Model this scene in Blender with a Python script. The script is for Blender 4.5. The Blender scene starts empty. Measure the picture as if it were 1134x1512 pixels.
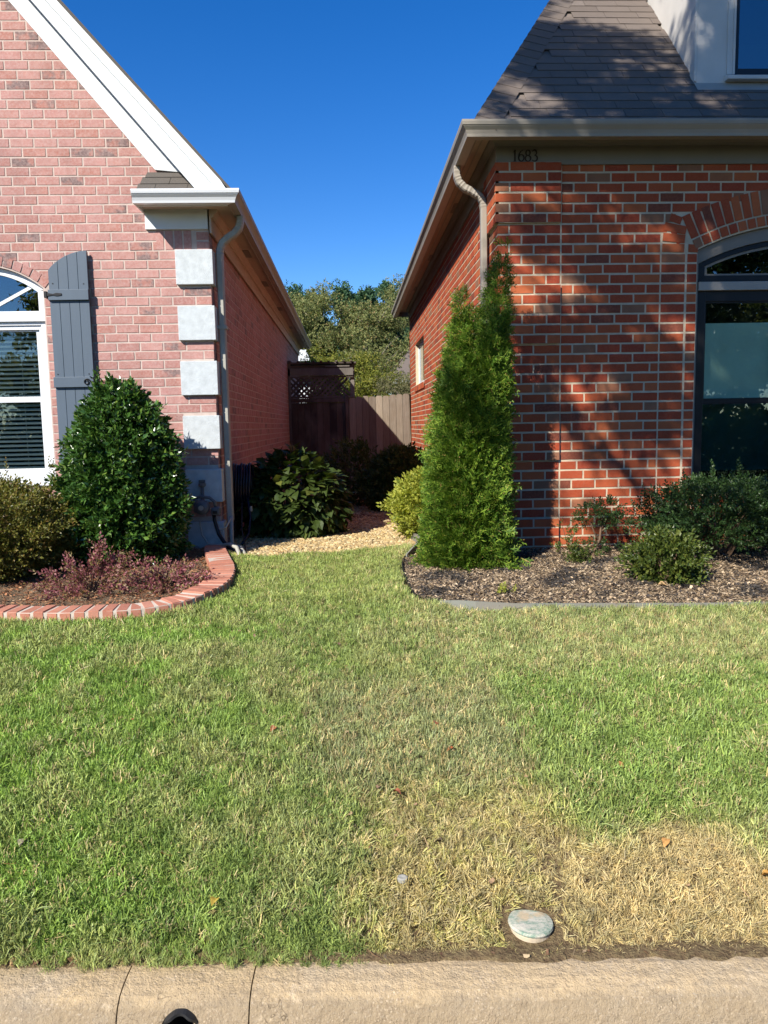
import bpy, bmesh, math, random
import numpy as np
from mathutils import Vector, Matrix, Euler, noise

random.seed(7); RNG = np.random.default_rng(7)
R = math.radians
SC = bpy.context.scene
COL = SC.collection

# ------------------------------------------------------------------ camera
CH = 1.6
def cam_axes():
    p, r, y = R(6.43), R(-1.09), R(2.44)
    f0 = Vector((math.sin(y), math.cos(y), 0)); r0 = Vector((math.cos(y), -math.sin(y), 0)); u0 = Vector((0, 0, 1))
    f = f0*math.cos(p) - u0*math.sin(p); u1 = f0*math.sin(p) + u0*math.cos(p)
    return r0*math.cos(r) + u1*math.sin(r), -r0*math.sin(r) + u1*math.cos(r), f
CR, CU, CF = cam_axes()
cd = bpy.data.cameras.new('camera'); cam = bpy.data.objects.new('camera', cd); COL.objects.link(cam)
cd.sensor_fit = 'VERTICAL'; cd.sensor_height = 36.0; cd.lens = 36.0*1136/1512
cd.clip_start = 0.05; cd.clip_end = 2000
m = Matrix.Identity(4)
for i in range(3):
    m[i][0], m[i][1], m[i][2] = CR[i], CU[i], -CF[i]
m.translation = Vector((0, 0, CH)); cam.matrix_world = m
SC.camera = cam
def in_frame(p, mg=0.03):
    d = Vector(p) - Vector((0, 0, CH)); z = d.dot(CF)
    if z < 0.2: return False
    return abs(d.dot(CR)/z) < 567/1136 + mg and abs(d.dot(CU)/z) < 756/1136 + mg

# ------------------------------------------------------------------ light
SUNV = Vector((-.79, -1.0, .96)).normalized()          # towards the sun
SUN_EL = math.asin(SUNV.z); SUN_ROT = math.atan2(SUNV.x, SUNV.y)
w = bpy.data.worlds.new('World'); SC.world = w; w.use_nodes = True
nt = w.node_tree; nt.nodes.clear()
sky = nt.nodes.new('ShaderNodeTexSky'); sky.sky_type = 'NISHITA'; sky.sun_disc = False
sky.sun_elevation = SUN_EL; sky.sun_rotation = SUN_ROT
sky.altitude = 1500; sky.air_density = 1.1; sky.dust_density = 0.15; sky.ozone_density = 3.5
bg = nt.nodes.new('ShaderNodeBackground'); bg.inputs[1].default_value = 0.10
wo = nt.nodes.new('ShaderNodeOutputWorld')
hs = nt.nodes.new('ShaderNodeHueSaturation'); hs.inputs['Saturation'].default_value = 1.36; hs.inputs['Hue'].default_value = .512
nt.links.new(sky.outputs[0], hs.inputs['Color']); nt.links.new(hs.outputs[0], bg.inputs[0]); nt.links.new(bg.outputs[0], wo.inputs[0])
sd = bpy.data.lights.new('sun', 'SUN'); sd.energy = 4.9; sd.angle = R(0.53); sd.color = (1.0, .94, .85)
sun = bpy.data.objects.new('sun', sd); COL.objects.link(sun)
sun.rotation_euler = (-SUNV).to_track_quat('-Z', 'Y').to_euler(); sun.location = (-8, -10, 12)
SC.view_settings.view_transform = 'Standard'; SC.view_settings.look = 'None'
SC.view_settings.gamma = 1.0; SC.view_settings.exposure = 0.78
SC.view_settings.use_curve_mapping = False
SC.render.engine = 'CYCLES'
SC.cycles.max_bounces = 6; SC.cycles.diffuse_bounces = 3; SC.cycles.transparent_max_bounces = 12
SC.cycles.caustics_reflective = False; SC.cycles.caustics_refractive = False

# ------------------------------------------------------------------ materials
def V3(c): return (c[0], c[1], c[2], 1)
class NT:
    def __init__(s, name):
        s.m = bpy.data.materials.new(name); s.m.use_nodes = True; s.t = s.m.node_tree; s.t.nodes.clear()
        s.out = s.n('ShaderNodeOutputMaterial')
    def n(s, k, **kw):
        x = s.t.nodes.new(k)
        for a, b in kw.items(): setattr(x, a, b)
        return x
    def l(s, a, b): s.t.links.new(a, b)
    def pos(s):
        g = s.n('ShaderNodeNewGeometry'); return g.outputs['Position']
    def noise(s, scale, detail=4, rough=.55, vec=None, stretch=None, dist=0):
        t = s.n('ShaderNodeTexNoise'); t.inputs['Scale'].default_value = scale; t.inputs['Detail'].default_value = detail
        t.inputs['Roughness'].default_value = rough; t.inputs['Distortion'].default_value = dist
        v = vec or s.pos()
        if stretch:
            mp = s.n('ShaderNodeMapping'); mp.inputs['Scale'].default_value = stretch; s.l(v, mp.inputs[0]); v = mp.outputs[0]
        s.l(v, t.inputs['Vector']); return t.outputs['Fac']
    def ramp(s, fac, stops, const=False):
        r = s.n('ShaderNodeValToRGB'); cr = r.color_ramp
        if const: cr.interpolation = 'CONSTANT'
        while len(cr.elements) > 1: cr.elements.remove(cr.elements[-1])
        cr.elements[0].position = stops[0][0]; cr.elements[0].color = V3(stops[0][1])
        for p, c in stops[1:]:
            e = cr.elements.new(p); e.color = V3(c)
        s.l(fac, r.inputs[0]); return r.outputs[0]
    def rng(s, fac, a, b, c=0., d=1.):
        r = s.n('ShaderNodeMapRange'); r.inputs[1].default_value = a; r.inputs[2].default_value = b
        r.inputs[3].default_value = c; r.inputs[4].default_value = d; s.l(fac, r.inputs[0]); return r.outputs[0]
    def mix(s, fac, a, b, mode='MIX'):
        x = s.n('ShaderNodeMix'); x.data_type = 'RGBA'; x.blend_type = mode
        for sock, v in ((x.inputs[0], fac), (x.inputs[6], a), (x.inputs[7], b)):
            if isinstance(v, (int, float)): sock.default_value = v
            elif isinstance(v, tuple): sock.default_value = V3(v)
            else: s.l(v, sock)
        return x.outputs[2]
    def bump(s, h, strength=.3, dist=.01):
        b = s.n('ShaderNodeBump'); b.inputs['Strength'].default_value = strength; b.inputs['Distance'].default_value = dist
        s.l(h, b.inputs['Height']); return b.outputs[0]
    def bsdf(s, col, rough=.7, normal=None, spec=.4, metal=0, **kw):
        b = s.n('ShaderNodeBsdfPrincipled')
        if isinstance(col, tuple): b.inputs['Base Color'].default_value = V3(col)
        else: s.l(col, b.inputs['Base Color'])
        if isinstance(rough, (int, float)): b.inputs['Roughness'].default_value = rough
        else: s.l(rough, b.inputs['Roughness'])
        b.inputs['Specular IOR Level'].default_value = spec; b.inputs['Metallic'].default_value = metal
        if normal: s.l(normal, b.inputs['Normal'])
        s.l(b.outputs[0], s.out.inputs[0]); return b
    def orand(s): return s.n('ShaderNodeObjectInfo').outputs['Random']
    def irand(s): return s.n('ShaderNodeNewGeometry').outputs['Random Per Island']

def brick_mat(name, stops, mottle, rnd, rough=.85, facedark=.55):
    t = NT(name)
    r = t.orand() if rnd == 'o' else t.irand()
    c = t.ramp(r, stops, True)
    n1 = t.noise(55, 5, .65); n2 = t.noise(9, 3, .6)
    if 'pink' in name:
        dk = t.n('ShaderNodeMath', operation='MULTIPLY'); t.l(t.rng(r, .905, .915), dk.inputs[0]); t.l(t.rng(t.noise(13, 2), .40, .56, 0, .85), dk.inputs[1]); c = t.mix(dk.outputs[0], c, (.13, .10, .10))
    c = t.mix(t.rng(n1, .35, .75, 0, .55), c, mottle)
    c = t.mix(t.rng(n2, .3, .7, 0, .35), c, t.mix(1.0, c, (facedark,)*3, 'MULTIPLY'))
    c = t.mix(t.rng(t.noise(1.6, 4, .6, stretch=(1.6, 1.6, .5)), .45, .7, 0, .4), c, t.mix(1., c, (.62, .60, .60), 'MULTIPLY'))
    hp = t.noise(160, 3, .7)
    c = t.mix(t.rng(hp, .62, .72, 0, .5), c, t.mix(1.0, c, (.35, .3, .3), 'MULTIPLY'))
    t.bsdf(c, rough, t.bump(n1, .45, .003), .25)
    return t.m
LB = [(0, (.41, .195, .165)), (.2, (.44, .22, .19)), (.42, (.375, .17, .145)), (.6, (.43, .21, .185)), (.78, (.40, .175, .14)), (.93, (.36, .16, .13))]
RB = [(0, (.37, .062, .022)), (.2, (.43, .085, .028)), (.42, (.33, .05, .022)), (.58, (.48, .12, .04)), (.75, (.38, .058, .02)), (.86, (.25, .13, .075)), (.92, (.18, .05, .03)), (.97, (.34, .14, .07))]
M = {}
M['brick_l'] = brick_mat('pink_brick', LB, (.56, .41, .37), 'o'); M['brick_lj'] = brick_mat('pink_brick_far', LB, (.56, .41, .37), 'i')
M['brick_r'] = brick_mat('red_brick', RB, (.37, .12, .062), 'o'); M['brick_rj'] = brick_mat('red_brick_far', RB, (.37, .12, .062), 'i')
BB = [(0, (.50, .20, .13)), (.3, (.44, .17, .11)), (.6, (.53, .235, .16)), (.85, (.40, .15, .10))]
M['brick_b'] = brick_mat('border_brick', BB, (.50, .27, .19), 'o')
def simple(name, col, rough=.7, var=.25, scale=6, bump=.15, bs=60, spec=.35, dark=None, metal=0, stretch=None):
    t = NT(name)
    n = t.noise(scale, 5, .6, stretch=stretch); d = dark or tuple(c*(1-var) for c in col)
    c = t.mix(t.rng(n, .3, .7), col, d)
    t.bsdf(c, rough, t.bump(t.noise(bs, 4, .6, stretch=stretch), bump, .003) if bump else None, spec, metal)
    return t.m
M['mortar_l'] = simple('pale_mortar', (.53, .43, .375), .95, .2, 12, .6, 90)
M['mortar_r'] = simple('buff_mortar', (.58, .48, .34), .95, .25, 12, .6, 90)
M['mortar_b'] = simple('border_mortar', (.55, .48, .40), .95, .2, 12, .6, 90)
M['white'] = simple('white_paint', (.64, .67, .68), .55, .07, 3, .05, 30)
M['vinyl'] = simple('white_vinyl', (.66, .68, .70), .35, .04, 3, 0)
M['stucco'] = simple('quoin_stucco', (.53, .57, .585), .85, .22, 16, 1., 110)
M['taupe'] = simple('taupe_paint', (.21, .185, .15), .55, .12, 4, .05, 30)
M['taupe_pale'] = simple('pale_taupe_metal', (.36, .32, .27), .4, .12, 4, .04, 30)
M['greige'] = simple('grey_beige_paint', (.31, .275, .225), .45, .1, 4, .05, 20)
M['dormer'] = simple('dormer_paint', (.60, .57, .52), .6, .1, 5, .08, 30)
M['soffit'] = simple('soffit_board', (.52, .41, .33), .7, .15, 5, .1, 40)
M['shutter'] = simple('slate_blue_paint', (.085, .115, .15), .5, .12, 7, .12, 45, stretch=(1, 1, .15))
M['black'] = simple('black_paint', (.012, .012, .013), .35, .2, 8, .05, 40)
M['dark'] = simple('dark_void', (.008, .009, .01), .9, .2, 3, 0)
M['room'] = simple('room_wall', (.05, .055, .055), .9, .2, 1, 0)
M['curtain'] = simple('pale_curtain', (.70, .92, .76), .9, .2, 2.5, 0)
M['slat'] = simple('blind_slat', (.60, .64, .60), .6, .1, 8, 0)
M['pipe'] = simple('grey_conduit', (.38, .37, .32), .5, .15, 15, .05)
M['meter'] = simple('meter_grey', (.12, .13, .14), .4, .25, 25, .1)
M['hose'] = simple('navy_hose', (.01, .014, .03), .3, .2, 10, 0)
M['iron'] = simple('black_iron', (.01, .01, .011), .45, .2, 30, .2)
M['brass'] = simple('dark_brass', (.045, .03, .02), .45, .3, 30, .1, metal=.3)
M['drain'] = simple('black_corrugated_plastic', (.02, .022, .024), .5, .3, 30, .2)
M['edging'] = simple('weathered_green_edging', (.17, .19, .165), .7, .35, 5, .1, 40, dark=(.24, .21, .17))
M['bark'] = simple('bark', (.14, .115, .09), .9, .4, 10, .8, 30, stretch=(1, 1, .2))
M['palebark'] = simple('pale_bark', (.26, .23, .19), .9, .4, 6, .6, 30)
M['twig'] = simple('twig', (.16, .10, .06), .85, .3, 30, .2)
M['asphalt'] = simple('asphalt', (.06, .06, .06), .9, .3, 30, .8, 200)
M['farlawn'] = simple('far_lawn', (.06, .10, .025), .95, .4, 2, .8, 40)

def wood_mat(name, a, b, c_):
    t = NT(name); r = t.orand()
    base = t.ramp(r, [(0, a), (.5, b), (1, c_)])
    g = t.noise(14, 6, .7, stretch=(6, 6, .35)); k = t.noise(3, 3, .5, stretch=(1, 1, .6))
    c = t.mix(t.rng(g, .35, .7, 0, .65), base, t.mix(1., base, (.45, .42, .40), 'MULTIPLY'))
    c = t.mix(t.rng(k, .45, .75, 0, .4), c, (.30, .27, .23))
    t.bsdf(c, .9, t.bump(g, .5, .006), .2); return t.m
M['fence'] = wood_mat('weathered_cedar', (.30, .245, .18), (.19, .155, .12), (.36, .30, .225))
M['gate'] = wood_mat('dark_stained_cedar', (.06, .047, .04), (.12, .09, .072), (.05, .04, .036))
M['arbor'] = wood_mat('grey_arbor_wood', (.15, .135, .12), (.12, .11, .10), (.17, .15, .13))

t = NT('roof_shingle'); base = t.ramp(t.orand(), [(0, (.145, .118, .10)), (.35, (.185, .152, .13)), (.7, (.16, .13, .11)), (1, (.215, .178, .153))])
g = t.noise(260, 2, .8); c = t.mix(t.rng(g, .35, .7, 0, .7), base, (.085, .07, .06)); c = t.mix(t.rng(t.noise(5), .4, .7, 0, .3), c, (.11, .095, .085))
t.bsdf(c, .95, t.bump(g, .8, .003), .15); M['shingle'] = t.m
t = NT('grey_shingle'); base = t.ramp(t.irand(), [(0, (.10, .09, .08)), (1, (.15, .135, .12))])
g = t.noise(260, 2, .8); c = t.mix(t.rng(g, .35, .7, 0, .6), base, (.05, .045, .04)); t.bsdf(c, .95, t.bump(g, .8, .003), .15); M['shingle_g'] = t.m

def glass_mat(name, tint, refl_boost=1.0, opacity=.0):
    t = NT(name)
    tr = t.n('ShaderNodeBsdfTransparent'); tr.inputs[0].default_value = V3(tint)
    gl = t.n('ShaderNodeBsdfGlossy'); gl.inputs['Roughness'].default_value = .004; gl.inputs[0].default_value = (.9, .95, 1, 1)
    nn = t.bump(t.noise(1.3, 1, .4), .05, .02); t.l(nn, gl.inputs['Normal'])
    fr = t.n('ShaderNodeFresnel'); fr.inputs[0].default_value = 1.5
    mp = t.rng(fr.outputs[0], 0, 1, .04*refl_boost, min(1, .85+.1*refl_boost))
    mx = t.n('ShaderNodeMixShader'); t.l(mp, mx.inputs[0]); t.l(tr.outputs[0], mx.inputs[1]); t.l(gl.outputs[0], mx.inputs[2])
    t.l(mx.outputs[0], t.out.inputs[0]); return t.m
M['glass'] = glass_mat('window_glass', (.95, 1, .97), .8)
M['glass_dark'] = glass_mat('dark_glass', (.45, .58, .58), 3.0)

def leaf_mat(name, stops, rough=.45, trans=.25, spec=.4, back=None, rnd='i', nscale=2.5):
    t = NT(name)
    c = t.ramp(t.irand() if rnd == 'i' else t.orand(), stops)
    c = t.mix(t.rng(t.noise(nscale, 2), .35, .65, 0, .45), c, t.mix(1., c, (.55, .6, .5), 'MULTIPLY'))
    b = t.bsdf(c, rough, None, spec)
    tl = t.n('ShaderNodeBsdfTranslucent'); t.l(t.mix(1., c, (1.25, 1.3, .7), 'MULTIPLY'), tl.inputs[0])
    mx = t.n('ShaderNodeMixShader'); mx.inputs[0].default_value = trans
    t.l(b.outputs[0], mx.inputs[1]); t.l(tl.outputs[0], mx.inputs[2]); t.l(mx.outputs[0], t.out.inputs[0]); return t.m
M['holly'] = leaf_mat('holly_leaf', [(0, (.025, .065, .012)), (.4, (.045, .11, .02)), (.8, (.075, .16, .028)), (1, (.16, .24, .04))], .26, .15, .6)
M['dholly'] = leaf_mat('dark_holly_leaf', [(0, (.015, .038, .010)), (.6, (.03, .065, .016)), (1, (.065, .11, .03))], .42, .12, .3)
M['abelia'] = leaf_mat('olive_leaf', [(0, (.10, .115, .02)), (.5, (.16, .16, .03)), (.85, (.23, .19, .04)), (1, (.24, .13, .05))], .4, .25)
M['loro'] = leaf_mat('plum_leaf', [(0, (.14, .045, .05)), (.35, (.26, .075, .095)), (.6, (.33, .12, .13)), (.75, (.20, .16, .05)), (.9, (.26, .20, .08)), (1, (.50, .24, .24))], .5, .25)
M['hydr'] = leaf_mat('hydrangea_leaf', [(0, (.03, .055, .012)), (.6, (.06, .09, .016)), (1, (.15, .16, .03))], .5, .25, rnd='o')
M['deep'] = leaf_mat('deep_green_leaf', [(0, (.04, .07, .015)), (.6, (.06, .10, .02)), (1, (.11, .13, .03))], .5, .2)
M['gold'] = leaf_mat('golden_leaf', [(0, (.26, .30, .04)), (.5, (.40, .42, .06)), (.85, (.50, .50, .09)), (1, (.14, .22, .035))], .5, .35)
M['bushr'] = leaf_mat('mid_green_leaf', [(0, (.045, .075, .014)), (.5, (.085, .12, .022)), (1, (.15, .17, .03))], .4, .25)
M['arb'] = leaf_mat('arborvitae_spray', [(0, (.045, .10, .013)), (.4, (.105, .20, .022)), (.75, (.20, .31, .035)), (.96, (.33, .41, .055)), (1, (.42, .22, .10))], .55, .25, .25, nscale=5)
M['oak'] = leaf_mat('autumn_green_leaf', [(0, (.13, .16, .055)), (.4, (.19, .22, .08)), (.75, (.26, .27, .10)), (.92, (.33, .29, .12)), (1, (.34, .22, .10))], .6, .3, .2, nscale=.7)
M['lime'] = leaf_mat('yellow_green_leaf', [(0, (.12, .15, .025)), (.5, (.19, .21, .035)), (1, (.30, .27, .05))], .6, .35, .2, nscale=.9)
M['pine'] = leaf_mat('pine_needle', [(0, (.045, .10, .05)), (.5, (.07, .14, .07)), (1, (.10, .18, .09))], .6, .2, .2, nscale=.6)
M['grey'] = leaf_mat('grey_green_leaf', [(0, (.12, .13, .06)), (.5, (.17, .17, .08)), (1, (.24, .20, .11))], .6, .25, .2)

def tint_mat(name, rough=.75, trans=.0, bump=0, mul=.3, spec=.25):
    t = NT(name)
    a = t.n('ShaderNodeAttribute'); a.attribute_type = 'INSTANCER'; a.attribute_name = 'tint'
    c = t.mix(t.rng(t.irand(), 0, 1, 0, mul), a.outputs['Color'], t.mix(1., a.outputs['Color'], (1.7, 1.45, 1.0), 'MULTIPLY'))
    c = t.mix(t.rng(t.noise(40, 2), .3, .7, 0, .25), c, t.mix(1., c, (.6, .6, .6), 'MULTIPLY'))
    b = t.bsdf(c, rough, t.bump(t.noise(120, 3), .4, .003) if bump else None, spec)
    if trans:
        tl = t.n('ShaderNodeBsdfTranslucent'); t.l(c, tl.inputs[0])
        mx = t.n('ShaderNodeMixShader'); mx.inputs[0].default_value = trans
        t.l(b.outputs[0], mx.inputs[1]); t.l(tl.outputs[0], mx.inputs[2]); t.l(mx.outputs[0], t.out.inputs[0])
    return t.m
M['blade'] = tint_mat('grass_blade', .5, .2, 0, .6, .4)
M['chip'] = tint_mat('bed_chip', .9, 0, 1, .5)
M['stone'] = tint_mat('pebble', .8, 0, 1, .15)

t = NT('lawn_soil'); a = t.noise(7, 6, .7); b_ = t.noise(60, 4, .7)
c = t.mix(t.rng(a, .3, .7), (.09, .06, .035), (.16, .11, .06)); c = t.mix(t.rng(b_, .4, .7, 0, .7), c, (.28, .22, .11))
t.bsdf(c, .95, t.bump(b_, 1., .02), .1); M['soil'] = t.m
t = NT('dark_mulch'); a = t.noise(5, 5, .7); b_ = t.noise(90, 4, .8)
c = t.mix(t.rng(a, .35, .65), (.07, .055, .045), (.22, .16, .10)); c = t.mix(t.rng(b_, .4, .7, 0, .8), c, (.30, .23, .15))
t.bsdf(c, .95, t.bump(b_, 1., .02), .1); M['mulch'] = t.m
t = NT('gravel_bed'); b_ = t.noise(60, 3, .8); c = t.mix(t.rng(b_, .35, .65), (.10, .075, .05), (.38, .29, .19))
t.bsdf(c, .95, t.bump(b_, 1., .02), .1); M['gravelbed'] = t.m
t = NT('curb_concrete'); p = t.pos(); a = t.noise(2.2, 6, .7); b_ = t.noise(45, 5, .75); d_ = t.noise(140, 3, .8)
c = t.mix(t.rng(a, .35, .65), (.50, .37, .205), (.59, .455, .28)); c = t.mix(t.rng(b_, .45, .75, 0, .6), c, (.33, .24, .15))
sx = t.n('ShaderNodeSeparateXYZ'); t.l(p, sx.inputs[0])
st = t.noise(5, 5, .7, stretch=(1, 2, 2))
ad = t.n('ShaderNodeMath', operation='MULTIPLY_ADD'); t.l(st, ad.inputs[0]); ad.inputs[1].default_value = .075; t.l(sx.outputs[2], ad.inputs[2])
lo = t.rng(ad.outputs[0], .008, .036, .6, 0)      # weathered grey band along the rolled face
c = t.mix(lo, c, (.215, .175, .125)); c = t.mix(t.rng(t.noise(28, 6, .85, stretch=(.5, 1, 1)), .50, .70, 0, .75), c, (.25, .19, .12)); c = t.mix(t.rng(t.noise(1.1, 5, .8), .5, .62, 0, .4), c, (.30, .26, .20))
vo = t.n('ShaderNodeTexVoronoi', feature='DISTANCE_TO_EDGE'); vo.inputs['Scale'].default_value = 1.7; wv = t.n('ShaderNodeVectorMath', operation='ADD'); nv = t.n('ShaderNodeTexNoise'); nv.inputs['Scale'].default_value = 9; t.l(p, nv.inputs['Vector']); t.l(p, wv.inputs[0]); t.l(nv.outputs['Color'], wv.inputs[1]); t.l(wv.outputs[0], vo.inputs['Vector'])
ck = t.n('ShaderNodeMath', operation='MULTIPLY'); t.l(t.rng(vo.outputs['Distance'], 0, .006, .8, 0), ck.inputs[0]); t.l(t.rng(t.noise(1.9, 2), .47, .55), ck.inputs[1]); c = t.mix(ck.outputs[0], c, (.08, .06, .04))
pt = t.noise(6, 5, .75); c = t.mix(t.rng(pt, .60, .66, 0, .6), c, (.60, .48, .32)); c = t.mix(t.rng(pt, .34, .28, 0, .6), c, (.30, .24, .17)); c = t.mix(t.rng(d_, .58, .72, 0, .5), c, (.62, .55, .44))
vs = t.n('ShaderNodeTexVoronoi'); vs.inputs['Scale'].default_value = 130; t.l(p, vs.inputs['Vector']); sp_m = t.n('ShaderNodeMath', operation='MULTIPLY'); t.l(t.rng(vs.outputs['Distance'], .25, .45, .7, 0), sp_m.inputs[0]); t.l(t.rng(t.noise(7, 4, .7), .46, .6), sp_m.inputs[1]); c = t.mix(sp_m.outputs[0], c, t.mix(vs.outputs['Color'], (.22, .15, .09), (.66, .54, .38)))
t.bsdf(c, .92, t.bump(b_, .9, .016), .15); M['curb'] = t.m
t = NT('exposed_aggregate'); a = t.noise(70, 5, .8); c = t.ramp(a, [(.33, (.22, .15, .09)), (.42, (.43, .315, .185)), (.52, (.50, .385, .24)), (.68, (.60, .50, .36))])
t.bsdf(c, .9, t.bump(a, .6, .008), .2); M['aggregate'] = t.m
t = NT('flaked_green_cap'); a = t.noise(42, 8, .85, stretch=(.6, 1.5, 1)); c = t.mix(t.rng(a, .44, .62), (.52, .49, .40), (.11, .22, .16))
c = t.mix(t.rng(t.noise(9), .52, .6), c, (.50, .40, .26)); t.bsdf(c, .6, t.bump(a, .4, .004), .3); M['cap'] = t.m

# ------------------------------------------------------------------ mesh helpers
def props(o, label=None, cat=None, group=None, kind=None):
    if label: o['label'] = label
    if cat: o['category'] = cat
    if group: o['group'] = group
    if kind: o['kind'] = kind
    return o
def root(name, loc, label, cat, group=None, rz=0):
    o = bpy.data.objects.new(name, None); COL.objects.link(o); o.location = loc; o.rotation_euler = (0, 0, rz); o.empty_display_size = .1
    return props(o, label, cat, group)
def world_of(o):
    mm = Matrix.LocRotScale(o.location, o.rotation_euler, o.scale)
    return world_of(o.parent) @ mm if o.parent else mm
def link(o, parent=None):
    """o's own transform is given in world space; keep it there under the parent"""
    COL.objects.link(o)
    if parent is not None:
        mw = Matrix.LocRotScale(o.location, o.rotation_euler, o.scale)
        o.parent = parent; ml = world_of(parent).inverted() @ mw
        l, q, s = ml.decompose(); o.location = l; o.rotation_euler = q.to_euler(); o.scale = s
    return o
class MB:
    def __init__(s): s.v = []; s.f = []
    def add(s, vs, fs):
        b = len(s.v); s.v += [tuple(v) for v in vs]; s.f += [tuple(i+b for i in f) for f in fs]; return s
    def box(s, x0, x1, y0, y1, z0, z1, T=None):
        vs = [(x, y, z) for x in (x0, x1) for y in (y0, y1) for z in (z0, z1)]
        if T is not None: vs = [tuple(T @ Vector(v)) for v in vs]
        return s.add(vs, [(0, 1, 3, 2), (4, 6, 7, 5), (0, 4, 5, 1), (2, 3, 7, 6), (0, 2, 6, 4), (1, 5, 7, 3)])
    def prism(s, pts, y0, y1, axis='y', T=None):
        """closed outline pts (a,b): axis y -> (x,z); axis x -> (y,z); axis z -> (x,y)"""
        def P(a, b, c): return {'y': (a, c, b), 'x': (c, a, b), 'z': (a, b, c)}[axis]
        n = len(pts); vs = [P(a, b, y0) for a, b in pts] + [P(a, b, y1) for a, b in pts]
        if T is not None: vs = [tuple(T @ Vector(v)) for v in vs]
        fs = [tuple(range(n)), tuple(reversed(range(n, 2*n)))] + [(i, i+n, (i+1) % n+n, (i+1) % n) for i in range(n)]
        return s.add(vs, fs)
    def tube(s, pts, rad, sides=8, cap=True, flat=None):
        pts = [Vector(p) for p in pts]; n = len(pts)
        rad = rad if isinstance(rad, (list, tuple)) else [rad]*n
        b = len(s.v); ref = None
        for i, p in enumerate(pts):
            d = (pts[min(i+1, n-1)] - pts[max(i-1, 0)]).normalized()
            if ref is None:
                ref = Vector((0, 0, 1)) if abs(d.z) < .9 else Vector((0, 1, 0))
            u = (ref - d*ref.dot(d))
            u = u.normalized() if u.length > 1e-4 else d.orthogonal().normalized()
            vv = d.cross(u); ref = u
            for k in range(sides):
                a = 2*math.pi*k/sides
                if flat:   # rounded rectangle section (half width, half depth)
                    ca, sa = math.cos(a), math.sin(a)
                    q = u*(flat[0]*rad[i]*math.copysign(min(1, abs(ca)*1.35), ca)) + vv*(flat[1]*rad[i]*math.copysign(min(1, abs(sa)*1.35), sa))
                else: q = (u*math.cos(a) + vv*math.sin(a))*rad[i]
                s.v.append(tuple(p+q))
        for i in range(n-1):
            for k in range(sides):
                a, c = b+i*sides+k, b+i*sides+(k+1) % sides
                s.f.append((a, c, c+sides, a+sides))
        if cap: s.f.append(tuple(b+k for k in reversed(range(sides)))); s.f.append(tuple(b+(n-1)*sides+k for k in range(sides)))
        return s
    def lathe(s, prof, c, axis='z', sides=24):
        b = len(s.v); c = Vector(c)
        for r_, h in prof:
            for k in range(sides):
                a = 2*math.pi*k/sides; x, y = r_*math.cos(a), r_*math.sin(a)
                s.v.append(tuple(c + (Vector((x, y, h)) if axis == 'z' else Vector((x, h, y)) if axis == 'y' else Vector((h, x, y)))))
        for i in range(len(prof)-1):
            for k in range(sides):
                a, d = b+i*sides+k, b+i*sides+(k+1) % sides
                s.f.append((a, d, d+sides, a+sides))
        s.f.append(tuple(b+k for k in range(sides))); s.f.append(tuple(b+(len(prof)-1)*sides+k for k in range(sides)))
        return s
    def mesh(s, name, mat, smooth=False):
        me = bpy.data.meshes.new(name); me.from_pydata(s.v, [], s.f); me.update()
        bm = bmesh.new(); bm.from_mesh(me); bmesh.ops.recalc_face_normals(bm, faces=bm.faces); bm.to_mesh(me); bm.free()
        if mat: me.materials.append(M[mat] if isinstance(mat, str) else mat)
        if smooth: me.polygons.foreach_set('use_smooth', [True]*len(me.polygons))
        return me
    def build(s, name, mat, parent=None, bevel=0, smooth=False, loc=None, **kw):
        me = s.mesh(name, mat, smooth)
        o = bpy.data.objects.new(name, me)
        if loc is not None:      # mesh given in world space, origin moved to loc
            me.transform(Matrix.Translation(-Vector(loc))); o.location = loc
        link(o, parent)
        if bevel:
            bv = o.modifiers.new('bevel', 'BEVEL'); bv.width = bevel; bv.segments = 2; bv.limit_method = 'ANGLE'; bv.angle_limit = R(40)
        return props(o, **kw)
def tri_arrays(v, f):
    t = []
    for q in f:
        for i in range(1, len(q)-1): t.append((q[0], q[i], q[i+1]))
    return np.array(v, float), np.array(t, int)
def np_mesh(name, V, F, mat, smooth=False):
    me = bpy.data.meshes.new(name); me.vertices.add(len(V)); me.vertices.foreach_set('co', V.astype(np.float32).ravel())
    me.loops.add(F.size); me.loops.foreach_set('vertex_index', F.astype(np.int32).ravel())
    me.polygons.add(len(F)); me.polygons.foreach_set('loop_start', np.arange(0, F.size, 3, dtype=np.int32))
    me.polygons.foreach_set('loop_total', np.full(len(F), 3, np.int32))
    me.polygons.foreach_set('use_smooth', np.full(len(F), bool(smooth)))
    me.update(calc_edges=True); me.validate(); me.materials.append(M[mat] if isinstance(mat, str) else mat); return me
def merged(name, protos, T, mat, parent=None, idx=None, smooth=False, **kw):
    """T: (n,4,4) numpy world transforms; copies of the protos joined into one mesh"""
    T = np.asarray(T); n = len(T); idx = RNG.integers(0, len(protos), n) if idx is None else np.asarray(idx)
    Vs, Fs, off = [], [], 0
    for k, (pv, pf) in enumerate(protos):
        S = T[idx == k]
        if not len(S): continue
        vv = np.einsum('nij,mj->nmi', S[:, :3, :3], pv) + S[:, None, :3, 3]
        ff = pf[None] + (np.arange(len(S))*len(pv))[:, None, None] + off
        Vs.append(vv.reshape(-1, 3)); Fs.append(ff.reshape(-1, 3)); off += len(S)*len(pv)
    me = np_mesh(name, np.concatenate(Vs), np.concatenate(Fs), mat, smooth)
    if parent is not None: me.transform(world_of(parent).inverted())
    o = bpy.data.objects.new(name, me); COL.objects.link(o); o.parent = parent
    return props(o, **kw)
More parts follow.
